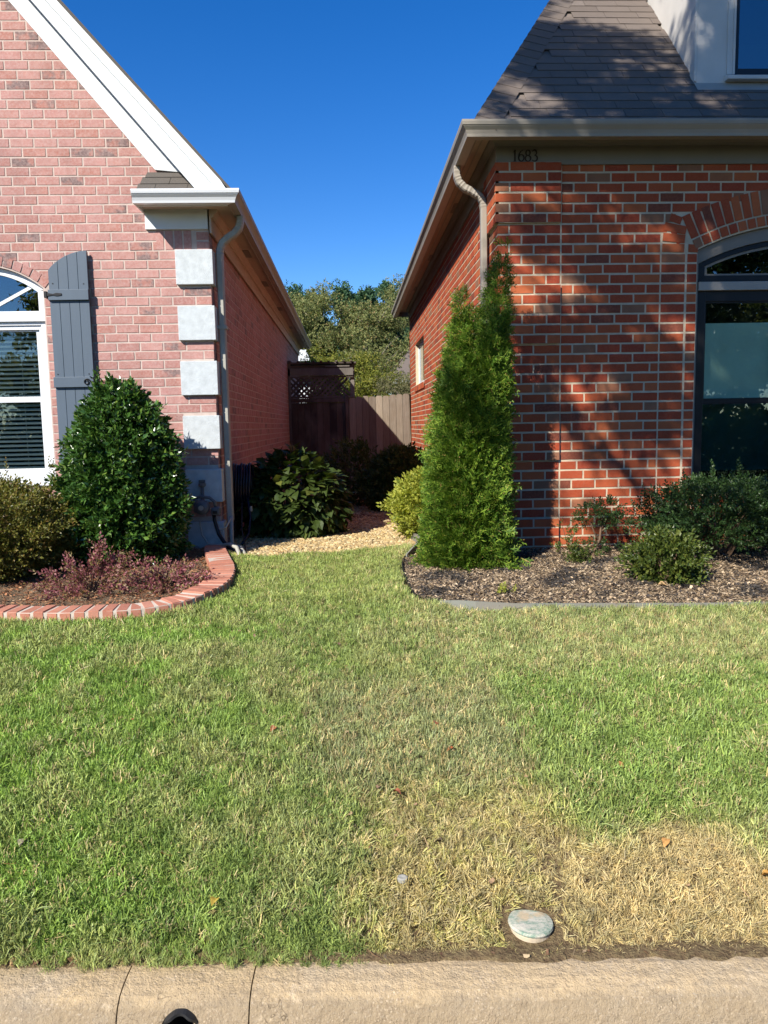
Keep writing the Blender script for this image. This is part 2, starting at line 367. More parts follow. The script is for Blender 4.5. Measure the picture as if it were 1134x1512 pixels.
def frames(P, N, roll=None, scale=None, up=None):
    """transforms whose local y follows N (growth direction), random roll"""
    P = np.asarray(P, float); N = np.asarray(N, float); n = len(P)
    N = N/np.linalg.norm(N, axis=1, keepdims=True)
    A = RNG.normal(size=(n, 3)) if up is None else np.asarray(up, float)
    Z = A - N*(A*N).sum(1, keepdims=True); Z /= np.maximum(np.linalg.norm(Z, axis=1, keepdims=True), 1e-6)
    X = np.cross(N, Z); s = np.ones(n) if scale is None else np.asarray(scale)
    T = np.zeros((n, 4, 4)); T[:, :3, 0] = X*s[:, None]; T[:, :3, 1] = N*s[:, None]; T[:, :3, 2] = Z*s[:, None]; T[:, :3, 3] = P; T[:, 3, 3] = 1
    return T
def poly_in(px, py, poly):
    px = np.asarray(px); py = np.asarray(py); ins = np.zeros(px.shape, bool); j = len(poly)-1
    for i in range(len(poly)):
        xi, yi = poly[i]; xj, yj = poly[j]
        c = ((yi > py) != (yj > py)) & (px < (xj-xi)*(py-yi)/((yj-yi) or 1e-9) + xi)
        ins ^= c; j = i
    return ins
GY = [-300, 2.15, 3, 4, 5, 6.4, 15, 300]; GZ = [0, 0, .2, .36, .46, .5, .35, .35]
def zg(y): return np.interp(y, GY, GZ)

# ================================================================== GROUND
def grid_sheet(name, xs, ys, mat, dz=0., jit=0., mask=None, zf=zg, **kw):
    xs = np.asarray(xs, float); ys = np.asarray(ys, float); nx, ny = len(xs), len(ys)
    X, Y = np.meshgrid(xs, ys); Z = zf(Y) + dz + (RNG.normal(size=X.shape)*jit if jit else 0)
    V = np.stack([X, Y, Z], -1).reshape(-1, 3)
    i, j = np.meshgrid(np.arange(nx-1), np.arange(ny-1)); a = (j*nx+i).ravel()
    if mask is not None:
        cx = (xs[:-1]+xs[1:])/2; cy = (ys[:-1]+ys[1:])/2; CX, CY = np.meshgrid(cx, cy); a = a[mask(CX, CY).ravel()]
    F = np.concatenate([np.stack([a, a+1, a+nx+1], 1), np.stack([a, a+nx+1, a+nx], 1)])
    u, inv = np.unique(F, return_inverse=True); V = V[u]; F = inv.reshape(F.shape)
    me = np_mesh(name, V, F, mat, True); o = bpy.data.objects.new(name, me); COL.objects.link(o); return props(o, **kw)
TH = -.042
def curb_y(x): return 2.149 + TH*(x-.066)
EDGE = [(.50, 9.6), (.505, 8.4), (.55, 7.4), (.60, 6.85), (.50, 6.4), (.41, 6.14), (.375, 5.75), (.385, 5.35), (.40, 5.0), (.45, 4.88), (.58, 4.77), (.72, 4.68), (1.0, 4.655), (1.6, 4.635), (2.57, 4.58), (4.6, 4.5)]
RBED = EDGE + [(4.6, 6.5), (1.245, 6.5), (1.245, 9.6)]
BORD = [(-5.2, 4.95), (-3.6, 4.83), (-2.7, 4.745), (-2.16, 4.69), (-1.73, 4.645), (-1.33, 4.665), (-1.05, 4.80), (-.90, 5.05), (-.845, 5.35), (-.875, 5.75), (-.99, 6.2), (-1.08, 6.55), (-1.12, 6.85)]
LBED = BORD + [(-1.17, 7.05), (-5.2, 7.05)]
GRAV = [(-1.17, 6.9), (-1.0, 6.42), (-.6, 6.46), (-.1, 6.58), (.48, 6.78), (.62, 6.9), (.55, 7.4), (.505, 8.4), (.50, 9.6), (.60, 12), (.55, 14.4), (-.3, 14.6), (-1.17, 14.6)]
ys = [2.06]+list(np.arange(2.15, 7, .08))+[7.2, 7.6, 8, 9, 10, 11, 12, 13, 14, 15, 17, 20, 25, 30, 40, 60, 100, 200, 300]
xs = [-200, -100, -50, -25, -12, -8, -6]+list(np.arange(-5, 5.1, .1))+[6, 8, 12, 25, 50, 100, 200]
g = grid_sheet('ground', xs, ys, 'soil', kind='structure')
V = np.zeros(len(g.data.vertices)*3, np.float32); g.data.vertices.foreach_get('co', V); V = V.reshape(-1, 3)
for v in V:
    if 2.2 < v[1] < 7 and abs(v[0]) < 5: v[2] += .018*noise.noise(Vector((v[0]*3, v[1]*3, 0)))
    if v[1] < 2.2: v[1] = curb_y(v[0])-.004 if abs(v[0]) < 6 else v[1]; v[2] = -.005
g.data.vertices.foreach_set('co', V.ravel()); g.data.update()
grid_sheet('lawn_beyond', [-60, -20, -5, 5, 20, 60], [16, 20, 30, 60, 120], 'farlawn', .01, kind='structure')
fine = np.arange(-5.2, 4.7, .04)
grid_sheet('right_planting_bed', fine[(fine > .2)], np.arange(4.4, 9.7, .04), 'mulch', .022, .007, lambda x, y: poly_in(x, y, RBED), kind='structure')
grid_sheet('left_planting_bed', fine[fine < -.7], np.arange(4.5, 7.1, .04), 'mulch', .03, .007, lambda x, y: poly_in(x, y, LBED), kind='structure')
grid_sheet('gravel_path', np.arange(-1.2, .7, .05), np.arange(6.3, 14.7, .05), 'gravelbed', .012, .004, lambda x, y: poly_in(x, y, GRAV), kind='structure')
# curb in sections, slightly turned against the houses
CT = Matrix.Translation((.066, 2.149, 0)) @ Matrix.Rotation(TH, 4, 'Z')
prof = [(0, -.25), (0, .0), (-.035, .003), (-.085, -.001), (-.115, -.010), (-.138, -.028), (-.155, -.06), (-.168, -.10), (-.185, -.125), (-.25, -.133), (-.62, -.120), (-.62, -.25)]
def curb_section(x0, x1, mat):
    n = max(2, int((x1-x0)/.05)); mb = MB(); k = len(prof)
    for i in range(n+1):
        x = x0+(x1-x0)*i/n
        for j, (a, b) in enumerate(prof):
            q = Vector((x*4, a*9, b*9)); d = noise.noise(q*1.2)*.004 if 0 < j < k-1 else 0
            e = noise.noise(Vector((x*23, a*60, 3)))*.003 if 0 < j < k-1 else 0
            mb.v.append(tuple(CT @ Vector((x, a+e, b+d+e*.6))))
    for i in range(n):
        for j in range(k):
            a = i*k+j; c = i*k+(j+1) % k; mb.f.append((a, c, c+k, a+k))
    mb.f.append(tuple(range(k))); mb.f.append(tuple(n*k+j for j in reversed(range(k))))
    return mb
cuts = [-8, -3.6, -.757, -.383, 3.1, 8]
PIPE = Vector((-.515, 0, -.083))
for i in range(5):
    o = curb_section(cuts[i]+.002, cuts[i+1]-.002, None).build('curb', 'curb', smooth=False, kind='structure')
    if i == 2:
        cut = MB().lathe([(.049, -.6), (.049, .6)], (0, 0, 0), 'y', 32).build('cutter', None)
        cut.location = CT @ Vector((PIPE.x-.066, -.2, PIPE.z)); bpy.context.view_layer.update()
        bo = o.modifiers.new('b', 'BOOLEAN'); bo.object = cut; bo.operation = 'DIFFERENCE'; bo.solver = 'EXACT'
        dg = bpy.context.evaluated_depsgraph_get(); me = bpy.data.meshes.new_from_object(o.evaluated_get(dg))
        o.modifiers.clear(); o.data = me; bpy.data.objects.remove(cut)
MB().prism([(-200, curb_y(-6)-.62), (-6, curb_y(-6)-.62), (6, curb_y(6)-.62), (200, curb_y(6)-.62), (200, -6), (-200, -6)], -.16, -.124, 'z').build('road', 'asphalt', kind='structure')
MB().box(-200, 200, -260, -6, -.3, -.02).build('lawn_across_street', 'farlawn', kind='structure')

# drain pipe in the curb
dp = root('drain_pipe', CT @ Vector((PIPE.x-.066, -.13, PIPE.z-.05)), 'black corrugated drain pipe opening through the face of the kerb', 'drain pipe')
c0 = CT @ Vector((PIPE.x-.066, 0, PIPE.z))
mb = MB(); n = 40
ring = [(.0535, -.165), (.0535, .20), (.0455, .20), (.0455, -.165), (.0535, -.165)]
b = 0
for r_, h in ring:
    for k in range(n):
        a = 2*math.pi*k/n; rr = r_*(1+.012*math.sin(3*a)+.008*math.sin(11*a)); mb.v.append((c0.x+rr*math.cos(a), c0.y+h+(0.006*math.sin(5*a) if h < 0 else 0), c0.z+rr*math.sin(a)))
for i in range(4):
    for k in range(n):
        a, d = i*n+k, i*n+(k+1) % n; mb.f.append((a, d, d+n, a+n))
mb.build('pipe_wall', 'drain', dp, smooth=False)
MB().lathe([(.0475, .16), (.0475, .165)], c0, 'y', 24).build('pipe_bore', 'dark', dp)

# ================================================================== BRICKS
CO = .0803; BH = .0645; BL = .188
def brick_proto(L, H, D=.0038, seed=0, hi=True):
    r = random.Random(seed); bv = .0018
    def j(a): return r.uniform(-a, a)
    n = 4 if L > .12 else 2
    per = [(-L/2+L*i/n, -H/2) for i in range(n)] + [(L/2, -H/2), (L/2, 0)] + [(L/2-L*i/n, H/2) for i in range(n)] + [(-L/2, H/2), (-L/2, 0)]
    if not hi: per = [(-L/2, -H/2), (L/2, -H/2), (L/2, H/2), (-L/2, H/2)]
    k = len(per); v = []; e = .0013 if hi else .0006
    for x, z in per: v.append((x, 0, z))
    mid = []
    for x, z in per: mid.append((x+j(e), -D+bv, z+j(e)))
    v += mid
    for x, z in mid_in(per, bv, r, e): v.append((x, -D+j(.0006), z))
    f = []
    for q in range(2):
        for i in range(k): f.append((q*k+i, q*k+(i+1) % k, (q+1)*k+(i+1) % k, (q+1)*k+i))
    f.append(tuple(range(2*k, 3*k)))
    return v, f
def mid_in(per, bv, r, e):
    for x, z in per:
        yield (x - math.copysign(bv, x) if abs(x) > .001 else x)+r.uniform(-e, e), (z - math.copysign(bv, z) if abs(z) > .001 else z)+r.uniform(-e, e)
def proto_mesh(name, vf, mat):
    me = bpy.data.meshes.new(name); me.from_pydata(vf[0], [], vf[1]); me.update(); me.materials.append(M[mat]); return me
HI = {'s': [brick_proto(BL, BH, seed=i) for i in range(7)], 'h': [brick_proto(.085, BH, seed=20+i) for i in range(5)]}
LOW = {'s': [brick_proto(BL, BH, seed=i, hi=False) for i in range(3)], 'h': [brick_proto(.085, BH, seed=20+i, hi=False) for i in range(3)]}
class Bricks:
    def __init__(s): s.L = []
    def put(s, c, rot, length, height=None):
        s.L.append((Vector(c), rot, length, height or BH))
    def emit(s, parent, mat, matj, cap=298, name='brick'):
        meshes = {k: [proto_mesh('brick_block', p, mat) for p in HI[k]] for k in HI}
        loc_inv = world_of(parent).inverted()
        inv = [(c, b) for c, b in ((((B[0]-Vector((0, 0, CH))).length / max(.06, B[2]*B[3]*20), B)) for B in s.L)]
        vis = [(d, B) for d, B in inv if in_frame(B[0])]; vis.sort(key=lambda q: q[0])
        chosen = [B for _, B in vis[:cap]]; ids = set(id(B) for B in chosen); rest = [B for B in s.L if id(B) not in ids]
        for c, rot, ln, ht in chosen:
            k = 's' if ln > .12 else 'h'; o = bpy.data.objects.new(name, random.choice(meshes[k])); COL.objects.link(o)
            o.parent = parent; sx = ln/(.188 if k == 's' else .085)
            mw = Matrix.LocRotScale(c+rot @ Vector((0, random.uniform(-.0012, .0012), 0)), rot, Vector((sx, 1, ht/.0645)))
            l, q, sc = (loc_inv @ mw).decompose(); o.location = l; o.rotation_euler = q.to_euler(); o.scale = sc
        if rest:
            T = np.array([np.array(Matrix.LocRotScale(c, rot, Vector((ln/(.188 if ln > .12 else .085), 1, ht/.0645)))) for c, rot, ln, ht in rest])
            pr = [tri_arrays(*p) for p in LOW['s']+LOW['h']]
            idx = np.array([random.randrange(3) if B[2] > .12 else 3+random.randrange(3) for B in rest])
            merged(name, pr, T, matj, parent, idx, kind='stuff')
I3 = Euler((0, 0, 0)).to_matrix()
def ry(a): return Euler((0, a, 0)).to_matrix()
def run_row(B, segs, z, plane, off, axis='x', rot=I3, joint=None, L=None, jit=.0):
    """lay bricks along intervals; joints of the bond fall at off + k*(L+joint)"""
    L = L or BL; joint = joint or (.203-BL); mod = L+joint
    for a, b in segs:
        k = math.floor((a-off)/mod); x = a
        while x < b-.02:
            e = min(off+(k+1)*mod-joint/2, b); k += 1
            if e-x < .045 and e < b: e = min(off+(k+1)*mod-joint/2, b); k += 1
            if b-e < .05: e = b
            if e-x > .025:
                j = random.uniform(-.0015, .0015); c = (x+e)/2
                P = (c, plane, z+j) if axis == 'x' else (plane, c, z+j)
                # trimmed pieces share a stretcher proto: clamp length
                B.put(P, rot, min(e-x, .285))
            x = e+joint
def subtract(segs, a, b):
    out = []
    for p, q in segs:
        if b <= p or a >= q: out.append((p, q)); continue
        if p < a: out.append((p, a))
        if b < q: out.append((b, q))
    return out

# gutter profile: outward, up
GP = [(0, 0), (.072, 0), (.076, .02), (.086, .045), (.105, .068), (.108, .075), (.112, .076), (.117, .098), (.117, .112), (.109, .112), (.109, .096), (.0, .096)]
def extrude(mb, prof, p0, p1, outd, m0=0., m1=0.):
    """sweep profile (outward, up) from p0 to p1; ends mitred by m*outward along the run"""
    p0, p1, outd = Vector(p0), Vector(p1), Vector(outd); d = (p1-p0).normalized(); n = len(prof); b = len(mb.v)
    for p, mm in ((p0, -m0), (p1, m1)):
        for a, h in prof: mb.v.append(tuple(p + outd*a + Vector((0, 0, h)) + d*a*mm))
    for i in range(n): mb.f.append((b+i, b+(i+1) % n, b+n+(i+1) % n, b+n+i))
    mb.f.append(tuple(b+i for i in range(n))); mb.f.append(tuple(b+n+i for i in reversed(range(n))))
    return mb
def arc_pts(xc, zc, r, xa, xb, n=14):
    a0 = math.acos(max(-1, min(1, (xa-xc)/r))); a1 = math.acos(max(-1, min(1, (xb-xc)/r)))
    return [(xc+r*math.cos(a0+(a1-a0)*i/n), zc+r*math.sin(a0+(a1-a0)*i/n)) for i in range(n+1)]

# ================================================================== RIGHT HOUSE
YR, XR = 6.42, 1.245; XE = 5.4
RH = root('brick_house', (XR, YR, .4), 'red brick house with taupe trim, hip roof and dormer, on the right', 'house')
# mortar walls with the window opening
WX0, WX1, WXC, WZC, WRAD, WZB = 2.90, 4.70, 3.80, 1.09, 2.10, 1.02
arc = arc_pts(WXC, WZC, WRAD, WX1, WX0, 20)
mb = MB()
mb.prism([(XR, .2), (WX0, .2), (WX0, 3.9), (XR, 3.9)], YR, YR+.11)
mb.prism([(WX0, .2), (WX1, .2), (WX1, WZB), (WX0, WZB)], YR, YR+.11)
mb.prism([(WX1, .2), (XE, .2), (XE, 3.9), (WX1, 3.9)], YR, YR+.11)
mb.prism([(WX0, 3.9)]+list(reversed(arc))+[(WX1, 3.9)], YR, YR+.11)
SWY0, SWY1, SWZ0, SWZ1 = 12.72, 14.32, 2.30, 3.05
S = lambda a, b, c, d: mb.prism([(a, c), (b, c), (b, d), (a, d)], XR, XR+.12, 'x')
S(YR+.111, SWY0, .2, 3.9); S(SWY0, SWY1, .2, SWZ0); S(SWY0, SWY1, SWZ1, 3.9); S(SWY1, 15.62, .2, 3.9)
mb.box(XR, XE, 15.5, 15.62, .2, 3.9)
mb.build('wall', 'mortar_r', RH)
B = Bricks()
ROT_L = Euler((0, 0, -math.pi/2)).to_matrix()     # faces -x
Z0 = 3.685 - 41*CO
def rz_(k): return Z0 + CO*k + CO/2
raised = [(Z0+CO*(41-6*(i+1)), Z0+CO*(41-6*i)) for i in (0, 2, 4, 6)]
pan = []
for k in range(-1, 41):
    z = rz_(k)
    if z < .42 or z > 3.69: continue
    r_ = any(a < z < b for a, b in raised); pl = YR-(.026 if r_ else 0)
    run_row(B, [(XR-(.0035 if not r_ else .029), 1.754)], z, pl, XR-.012+(.0 if k % 2 else .101), L=BL)
    segs = [(1.768, 2.586 if z < 3.10 else 4.9)]
    if z > 3.10:    # above the springing: cut by the outer arch
        rr = WRAD+.0125*2+.075+.195+.015
        if z < WZC+rr:
            hw = math.sqrt(max(0, (rr-.012)**2-(z+BH*.4-WZC)**2)); segs = [(1.768, min(WXC-hw, 4.9)), (WXC+hw, 5.0)]
            if z < 3.26: segs[0] = (1.768, min(segs[0][1], 2.625+(z-3.10)*.6))
    run_row(B, [s for s in segs if s[1]-s[0] > .03], z, YR, 1.768-.006+(.0 if k % 2 else .101)+(.045 if k % 5 == 0 else 0))
    if z < 3.0:
        j = .0
        B.put((2.698, YR, z), I3, .196); B.put((2.856, YR, z), I3, .079)
    if z < WZB-.03: run_row(B, [(2.905, 5.0)], z, YR, 2.9+(.0 if k % 2 else .101))
# fan between column and arch
zl = max(rz_(k) for k in range(41) if rz_(k) < 3.0)
for zc_, a, xo in ((zl+.0815, .03, 0), (zl+.161, .10, .004), (zl+.238, .20, .014)):
    B.put((2.695+xo, YR-.004, zc_), ry(a), .185, .066)
B.put((2.862, YR-.002, zl+.078), ry(.05), .079, .062)
B.put((2.712, YR-.001, zl+.312), ry(.33), .10, .06)
# arch rings: headers inside, rowlocks outside
a0 = math.acos((2.885-WXC)/WRAD); a1 = math.acos((4.75-WXC)/WRAD)
B.put((WXC+(WRAD+.19)*math.cos(a0+.045), YR-.002, WZC+(WRAD+.19)*math.sin(a0+.045)), ry(-(a0+.05)), .15, .04)
for rad, ln, stp in ((WRAD+.0125+.0375, .0665, .0815), (WRAD+.0125*2+.075+.0975, .0675, .0815)):
    rr = rad if ln < .067 else rad; n = int((a0-a1)*(rr)/stp)
    for i in range(n+1):
        a = a0-(a0-a1)*(i+.5)/(n+1); p = (WXC+rr*math.cos(a), YR-.004, WZC+rr*math.sin(a)); 
        if p[0] > 4.4: continue
        if ln < .067: B.put(p, ry(math.pi/2-a), .066, .075)
        else: B.put(p, ry(-a), .193, .067)
# side wall, facing left
for k in range(-1, 41):
    z = rz_(k)
    if z < .42: continue
    r_ = any(a < z < b for a, b in raised)
    segs = [(YR+.52, 15.6)]
    if SWZ0-.09 < z < SWZ1+.0: segs = subtract(segs, SWY0, SWY1)
    run_row(B, segs, z, XR, .05*(k % 3)+(.0 if k % 2 else .101), 'y', ROT_L)
    run_row(B, [(YR-.0035-(.026 if r_ else 0), YR+.505)], z, XR-(.0256 if r_ else 0), YR+(.101 if k % 2 else 0.), 'y', ROT_L)
# rowlock sill of the little side window
y = SWY0-.05
while y < SWY1+.05:
    B.put((XR-.02, y, SWZ0-.05), Euler((0, 0, -math.pi/2)).to_matrix() @ ry(math.pi/2), .10, .066); y += .0803
B.emit(RH, 'brick_r', 'brick_rj')
for a, b_ in raised:
    mb = MB(); mb.box(XR-.0254, 1.752, YR-.0256, YR+.001, max(a, .3)+.006, min(b_, 3.69)-.006); mb.box(XR-.0256, XR+.001, YR-.0256, YR+.505, max(a, .3)+.006, min(b_, 3.69)-.006); mb.build('quoin_backing', 'mortar_r', RH)


# eaves
mb = MB(); mb.box(XR-.02, XE, YR-.022, YR-.0015, 3.660, 3.80); mb.box(XR-.02, XR-.0015, YR-.0015, 15.6, 3.660, 3.80)
mb.build('frieze', 'taupe', RH, .002)
mb = MB(); cp = [(0, 0), (.012, 0), (.018, .02), (.045, .045), (.05, .06), (0, .06)]
extrude(mb, cp, (XR-.02, YR-.022, 3.80), (XE, YR-.022, 3.80), (0, -1, 0), 1, 0)
extrude(mb, cp, (XR-.02, YR-.022, 3.80), (XR-.02, 15.6, 3.80), (-1, 0, 0), 1, 0)
mb.build('crown_moulding', 'taupe', RH)
mb = MB(); mb.prism([(1.035, 6.19), (XE, 6.19), (XE, YR-.02), (XR-.02, YR-.02), (XR-.02, 15.9), (1.035, 15.9)], 3.862, 3.872, 'z')
mb.build('soffit', 'soffit', RH)
mb = MB()
mb.box(1.115, 1.124, 6.28, 15.9, 3.858, 3.8615); mb.box(1.115, XE, 6.28, 6.289, 3.858, 3.8615); mb.build('soffit_bead', 'greige', RH)
for yv in (8.2, 10.6, 13.0): MB().box(1.135, 1.20, yv, yv+.35, 3.857, 3.8615).build('soffit_vent', 'taupe', RH)
mb = MB(); mb.box(1.02, 1.035, 6.173, 15.9, 3.775, 3.90); mb.box(1.035, XE, 6.173, 6.19, 3.775, 3.90); mb.box(1.02, XR, 15.9, 15.915, 3.775, 3.90)
mb.build('fascia', 'taupe', RH)
mb = MB(); extrude(mb, GP, (1.02, 6.173, 3.77), (XE, 6.173, 3.77), (0, -1, 0), 1, 0); mb.build('gutter', 'greige', RH)
mb = MB(); extrude(mb, GP, (1.02, 6.173, 3.77), (1.02, 16.0, 3.77), (-1, 0, 0), 1, 0); mb.build('gutter', 'greige', RH)
# downspout on the side, elbow ribbed
def downspout(parent, pts, mat, w_=.040, d_=.028, ribs=(0, 6), name='downspout'):
    P, rad = [], []
    for i in range(len(pts)-1):
        a, b = Vector(pts[i]), Vector(pts[i+1]); n = 5 if ribs[0] <= i < ribs[1] else 1
        for k in range(n):
            P.append(a.lerp(b, k/n)); rad.append(1.0 if (k % 2 == 0 or n == 1) else 1.07)
    P.append(Vector(pts[-1])); rad.append(1.0)
    return MB().tube(P, rad, 12, flat=(w_, d_)).build(name, mat, parent)
downspout(RH, [(.965, 6.80, 3.775), (.966, 6.80, 3.70), (.985, 6.80, 3.645), (1.03, 6.80, 3.60), (1.10, 6.80, 3.565), (1.16, 6.80, 3.53), (1.188, 6.80, 3.48), (1.194, 6.80, 3.42), (1.194, 6.80, .62)], 'greige', ribs=(0, 7))

# roof: front plane pitch 1.1, side plane 1.68
EY, EX, EZ = 6.16, 1.005, 3.885
mf, ms = 1.10, 1.68; RX1, RZ1 = 5.4, 8.4
def fz(y): return EZ+mf*(y-EY)
hipk = mf/ms     # plan: dx = hipk*dy
ytop = EY+(RZ1-EZ)/mf; xtop = EX+hipk*(ytop-EY)
mb = MB()
mb.add([(EX, EY, EZ-.02), (RX1, EY, EZ-.02), (RX1, ytop, RZ1-.02), (xtop, ytop, RZ1-.02)], [(0, 1, 2, 3)])
mb.add([(EX, EY, EZ-.02), (xtop, ytop, RZ1-.02), (xtop, 14, RZ1-.02), (EX, 16.0, EZ-.02)], [(0, 1, 2, 3)])
mb.add([(RX1, ytop, RZ1-.02), (xtop, ytop, RZ1-.02), (xtop, 14, RZ1-.02), (RX1, 14, RZ1-.02)], [(0, 1, 2, 3)])
mb.add([(EX, 16, EZ-.02), (xtop, 14, RZ1-.02), (RX1, 14, RZ1-.02), (RX1, 16, EZ-.02)], [(0, 1, 2, 3)])
roof = mb.build('roof', 'shingle', RH)
sl = math.sqrt(1+mf*mf); ex = .127
tilt = math.atan(mf)
ns = 0; protoS = []
for i in range(4):
    r_ = random.Random(i); w2 = .152-.0015; th = .0055
    v = [(-w2, 0, 0), (w2, 0, 0), (w2, ex+.03, -.001), (-w2, ex+.03, -.001), (-w2+r_.uniform(-.001, .001), 0, th+r_.uniform(0, .003)), (0, 0, th+r_.uniform(0, .002)), (w2, 0, th+r_.uniform(0, .003)), (w2, ex+.03, .0), (-w2, ex+.03, 0)]
    f = [(0, 1, 6, 5, 4), (1, 2, 7, 6), (0, 4, 8, 3), (4, 5, 8), (5, 7, 8), (5, 6, 7)]
    protoS.append(proto_mesh('shingle_tab', (v, f), 'shingle'))
rowsn = 0
for k in range(0, 24):
    y = EY-.02+k*ex/sl; z = fz(y); xh = EX+hipk*(y-EY)
    off = [0, .15, .05, .2, .1, .25][k % 6]
    x = xh-.05+off-.3
    while x < 3.75:
        x += .3045
        if x < xh+.20: continue
        if y > 6.60 and x > 2.93+.1: continue
        p = (x, y, z)
        if not in_frame(p, .05): continue
        o = bpy.data.objects.new('shingle', random.choice(protoS)); o.location = p; o.rotation_euler = (tilt, random.uniform(-.004, .004), 0)
        link(o, roof); ns += 1
# hip cap shingles
hd = Vector((hipk, 1, mf)).normalized()
nA = Vector((0, -mf, 1)).normalized(); nB = Vector((-ms, 0, 1)).normalized()
sideA = nA.cross(hd); sideA = sideA if sideA.x > 0 else -sideA
sideB = nB.cross(hd); sideB = sideB if sideB.y > 0 else -sideB
for k in range(20):
    p = Vector((EX, EY, EZ))+hd*(k*.14-.03)
    if not in_frame(p, .1): continue
    nn = (nA+nB).normalized(); e = hd*.175
    a0_, b0_, c0_ = p+sideA*.20+nn*.010, p+nn*.020, p+sideB*.150+nn*.004
    a1_, b1_, c1_ = a0_+e-nn*.005, b0_+e-nn*.007, c0_+e-nn*.005
    t_ = nn*-.005
    mb = MB().add([a0_, b0_, c0_, a1_, b1_, c1_, a0_+t_, b0_+t_, c0_+t_], [(0, 1, 4, 3), (1, 2, 5, 4), (0, 6, 7, 1), (1, 7, 8, 2), (0, 3, 6)])
    mb.build('hip_shingle', 'shingle', roof, loc=p)
# plain shingle courses on the side slope, seen edge-on
mb = MB()
for k in range(22):
    x = EX-.01+k*ex/math.sqrt(1+ms*ms); z = EZ+ms*(x-EX); y0_ = EY+(x-EX)/hipk
    x2 = x+.1; mb.add([(x, y0_, z+.006), (x, 15.8, z+.006), (x2, 15.8, z+.006+.1*ms-.006), (x2, y0_+.1/hipk, z+.1*ms), (x, y0_, z-.002), (x, 15.8, z-.002)], [(0, 1, 2, 3), (0, 4, 5, 1)])
mb.build('side_shingle_course', 'shingle', roof)

# dormer
DX0, DY = 2.925, 6.60; DXC = 3.95
dz0 = fz(DY)
dm = bpy.data.objects.new('dormer', None); dm.location = (DX0, DY, dz0); link(dm, RH)
mb = MB(); ydt = 8.9
mb.add([(DX0, DY, dz0-.05), (DX0, ydt, fz(ydt)), (DX0, DY+.05, fz(ydt)), (DX0, DY, fz(ydt))], [(0, 1, 2, 3)])
mb.add([(DX0+.02, DY+.02, dz0-.05), (DX0+.02, ydt, fz(ydt)), (DX0+.02, DY, fz(ydt))], [(2, 1, 0)])
mb.build('side_wall', 'dormer', dm)
GX0, GX1, GZ0, GZ1 = 3.275, 4.66, 4.47, 6.2
mb = MB(); mb.box(DX0, DX0+.25, DY-.022, DY, dz0-.02, 6.4); mb.build('corner_board', 'dormer', dm, .002)
mb = MB(); mb.box(DX0-.018, DX0+.0, DY-.022, DY+.07, dz0-.0, 6.4); mb.build('corner_board', 'dormer', dm, .002)
mb = MB(); mb.box(DX0+.25, GX0-.055, DY-.032, DY, dz0+.05, 6.4); mb.box(GX0-.055, GX0-.035, DY-.038, DY, dz0+.05, 6.4); mb.build('window_casing', 'dormer', dm, .002)
mb = MB(); mb.prism([(DY-.085, dz0-.005), (DY-.085, dz0+.025), (DY, dz0+.055), (DY, dz0-.005)], DX0+.235, 5.0, 'x'); mb.build('window_sill', 'dormer', dm, .003)
mb = MB(); mb.add([(DX0-.02, DY-.10, fz(DY-.10)+.012), (5, DY-.10, fz(DY-.10)+.012), (5, DY-.0, fz(DY)+.012), (DX0-.02, DY, fz(DY)+.012)], [(0, 1, 2, 3)]); mb.build('flashing', 'taupe_pale', dm)
mb = MB(); mb.box(GX0-.035, GX0, DY-.02, DY+.03, GZ0-.05, 6.4); mb.box(GX0, 5, DY-.02, DY+.03, GZ0-.05, GZ0)
mb.box(3.95-.02, 3.95+.02, DY-.015, DY+.03, GZ0, 6.4); mb.build('window_sash', 'black', dm, .002)
MB().box(GX0, 5, DY+.005, DY+.009, GZ0, 6.4).build('window_pane', 'glass_dark', dm)
MB().box(DX0+.03, 5, DY+.5, DY+.52, 4.2, 6.5).build('dormer_room', 'room', dm)

# front window
win = bpy.data.objects.new('window', None); win.location = (WXC, YR+.05, WZB); link(win, RH)
yf = YR+.035
lo = arc_pts(WXC, WZC-.005, 2.0, WX0+.03, WX1-.03, 16); hi_ = arc_pts(WXC, WZC, WRAD-.003, WX1, WX0, 20)
mb = MB(); mb.prism(lo+[(WX1, lo[-1][1])]+[(p[0], p[1]) for p in hi_]+[(WX0, lo[0][1])], yf, yf+.07)
mb.box(WX0, WX0+.028, yf, yf+.07, WZB, lo[0][1]-.001); mb.box(WX1-.028, WX1, yf, yf+.07, WZB, lo[0][1]-.001)
mb.build('casing', 'taupe', win, .002)
MB().box(WX0+.029, WX1-.029, yf-.012, yf+.07, 2.665, 2.735).build('transom_bar', 'taupe_pale', win, .003)
yb = yf+.022
o_ = arc_pts(WXC, WZC-.005, 1.998, WX0+.03, WX1-.03, 16); i_ = arc_pts(WXC, WZC-.005, 1.958, WX1-.075, WX0+.075, 16)
mb = MB(); x0, x1 = WX0+.03, WX1-.03
mb.prism(o_+i_, yb, yb+.05)
mb.prism([(x0, 2.736), (x0+.062, 2.79), (x0+.062, i_[-1][1]), (x0, o_[0][1])], yb+.001, yb+.05); mb.prism([(x1, 2.736), (x1-.062, 2.79), (x1-.062, i_[0][1]), (x1, o_[-1][1])], yb+.001, yb+.05)
mb.prism([(x0, 2.736), (x1, 2.736), (x1-.062, 2.79), (x0+.062, 2.79)], yb+.002, yb+.05)
mb.build('transom_frame', 'black', win, .002)
mb = MB(); o2 = arc_pts(WXC, WZC-.005, 1.957, x0+.064, x1-.064, 16); i2 = arc_pts(WXC, WZC-.005, 1.938, x1-.084, x0+.084, 16)
mb.prism(o2+i2, yb+.008, yb+.03); mb.prism([(x0+.064, 2.792), (x1-.064, 2.792), (x1-.084, 2.806), (x0+.084, 2.806)], yb+.009, yb+.03)
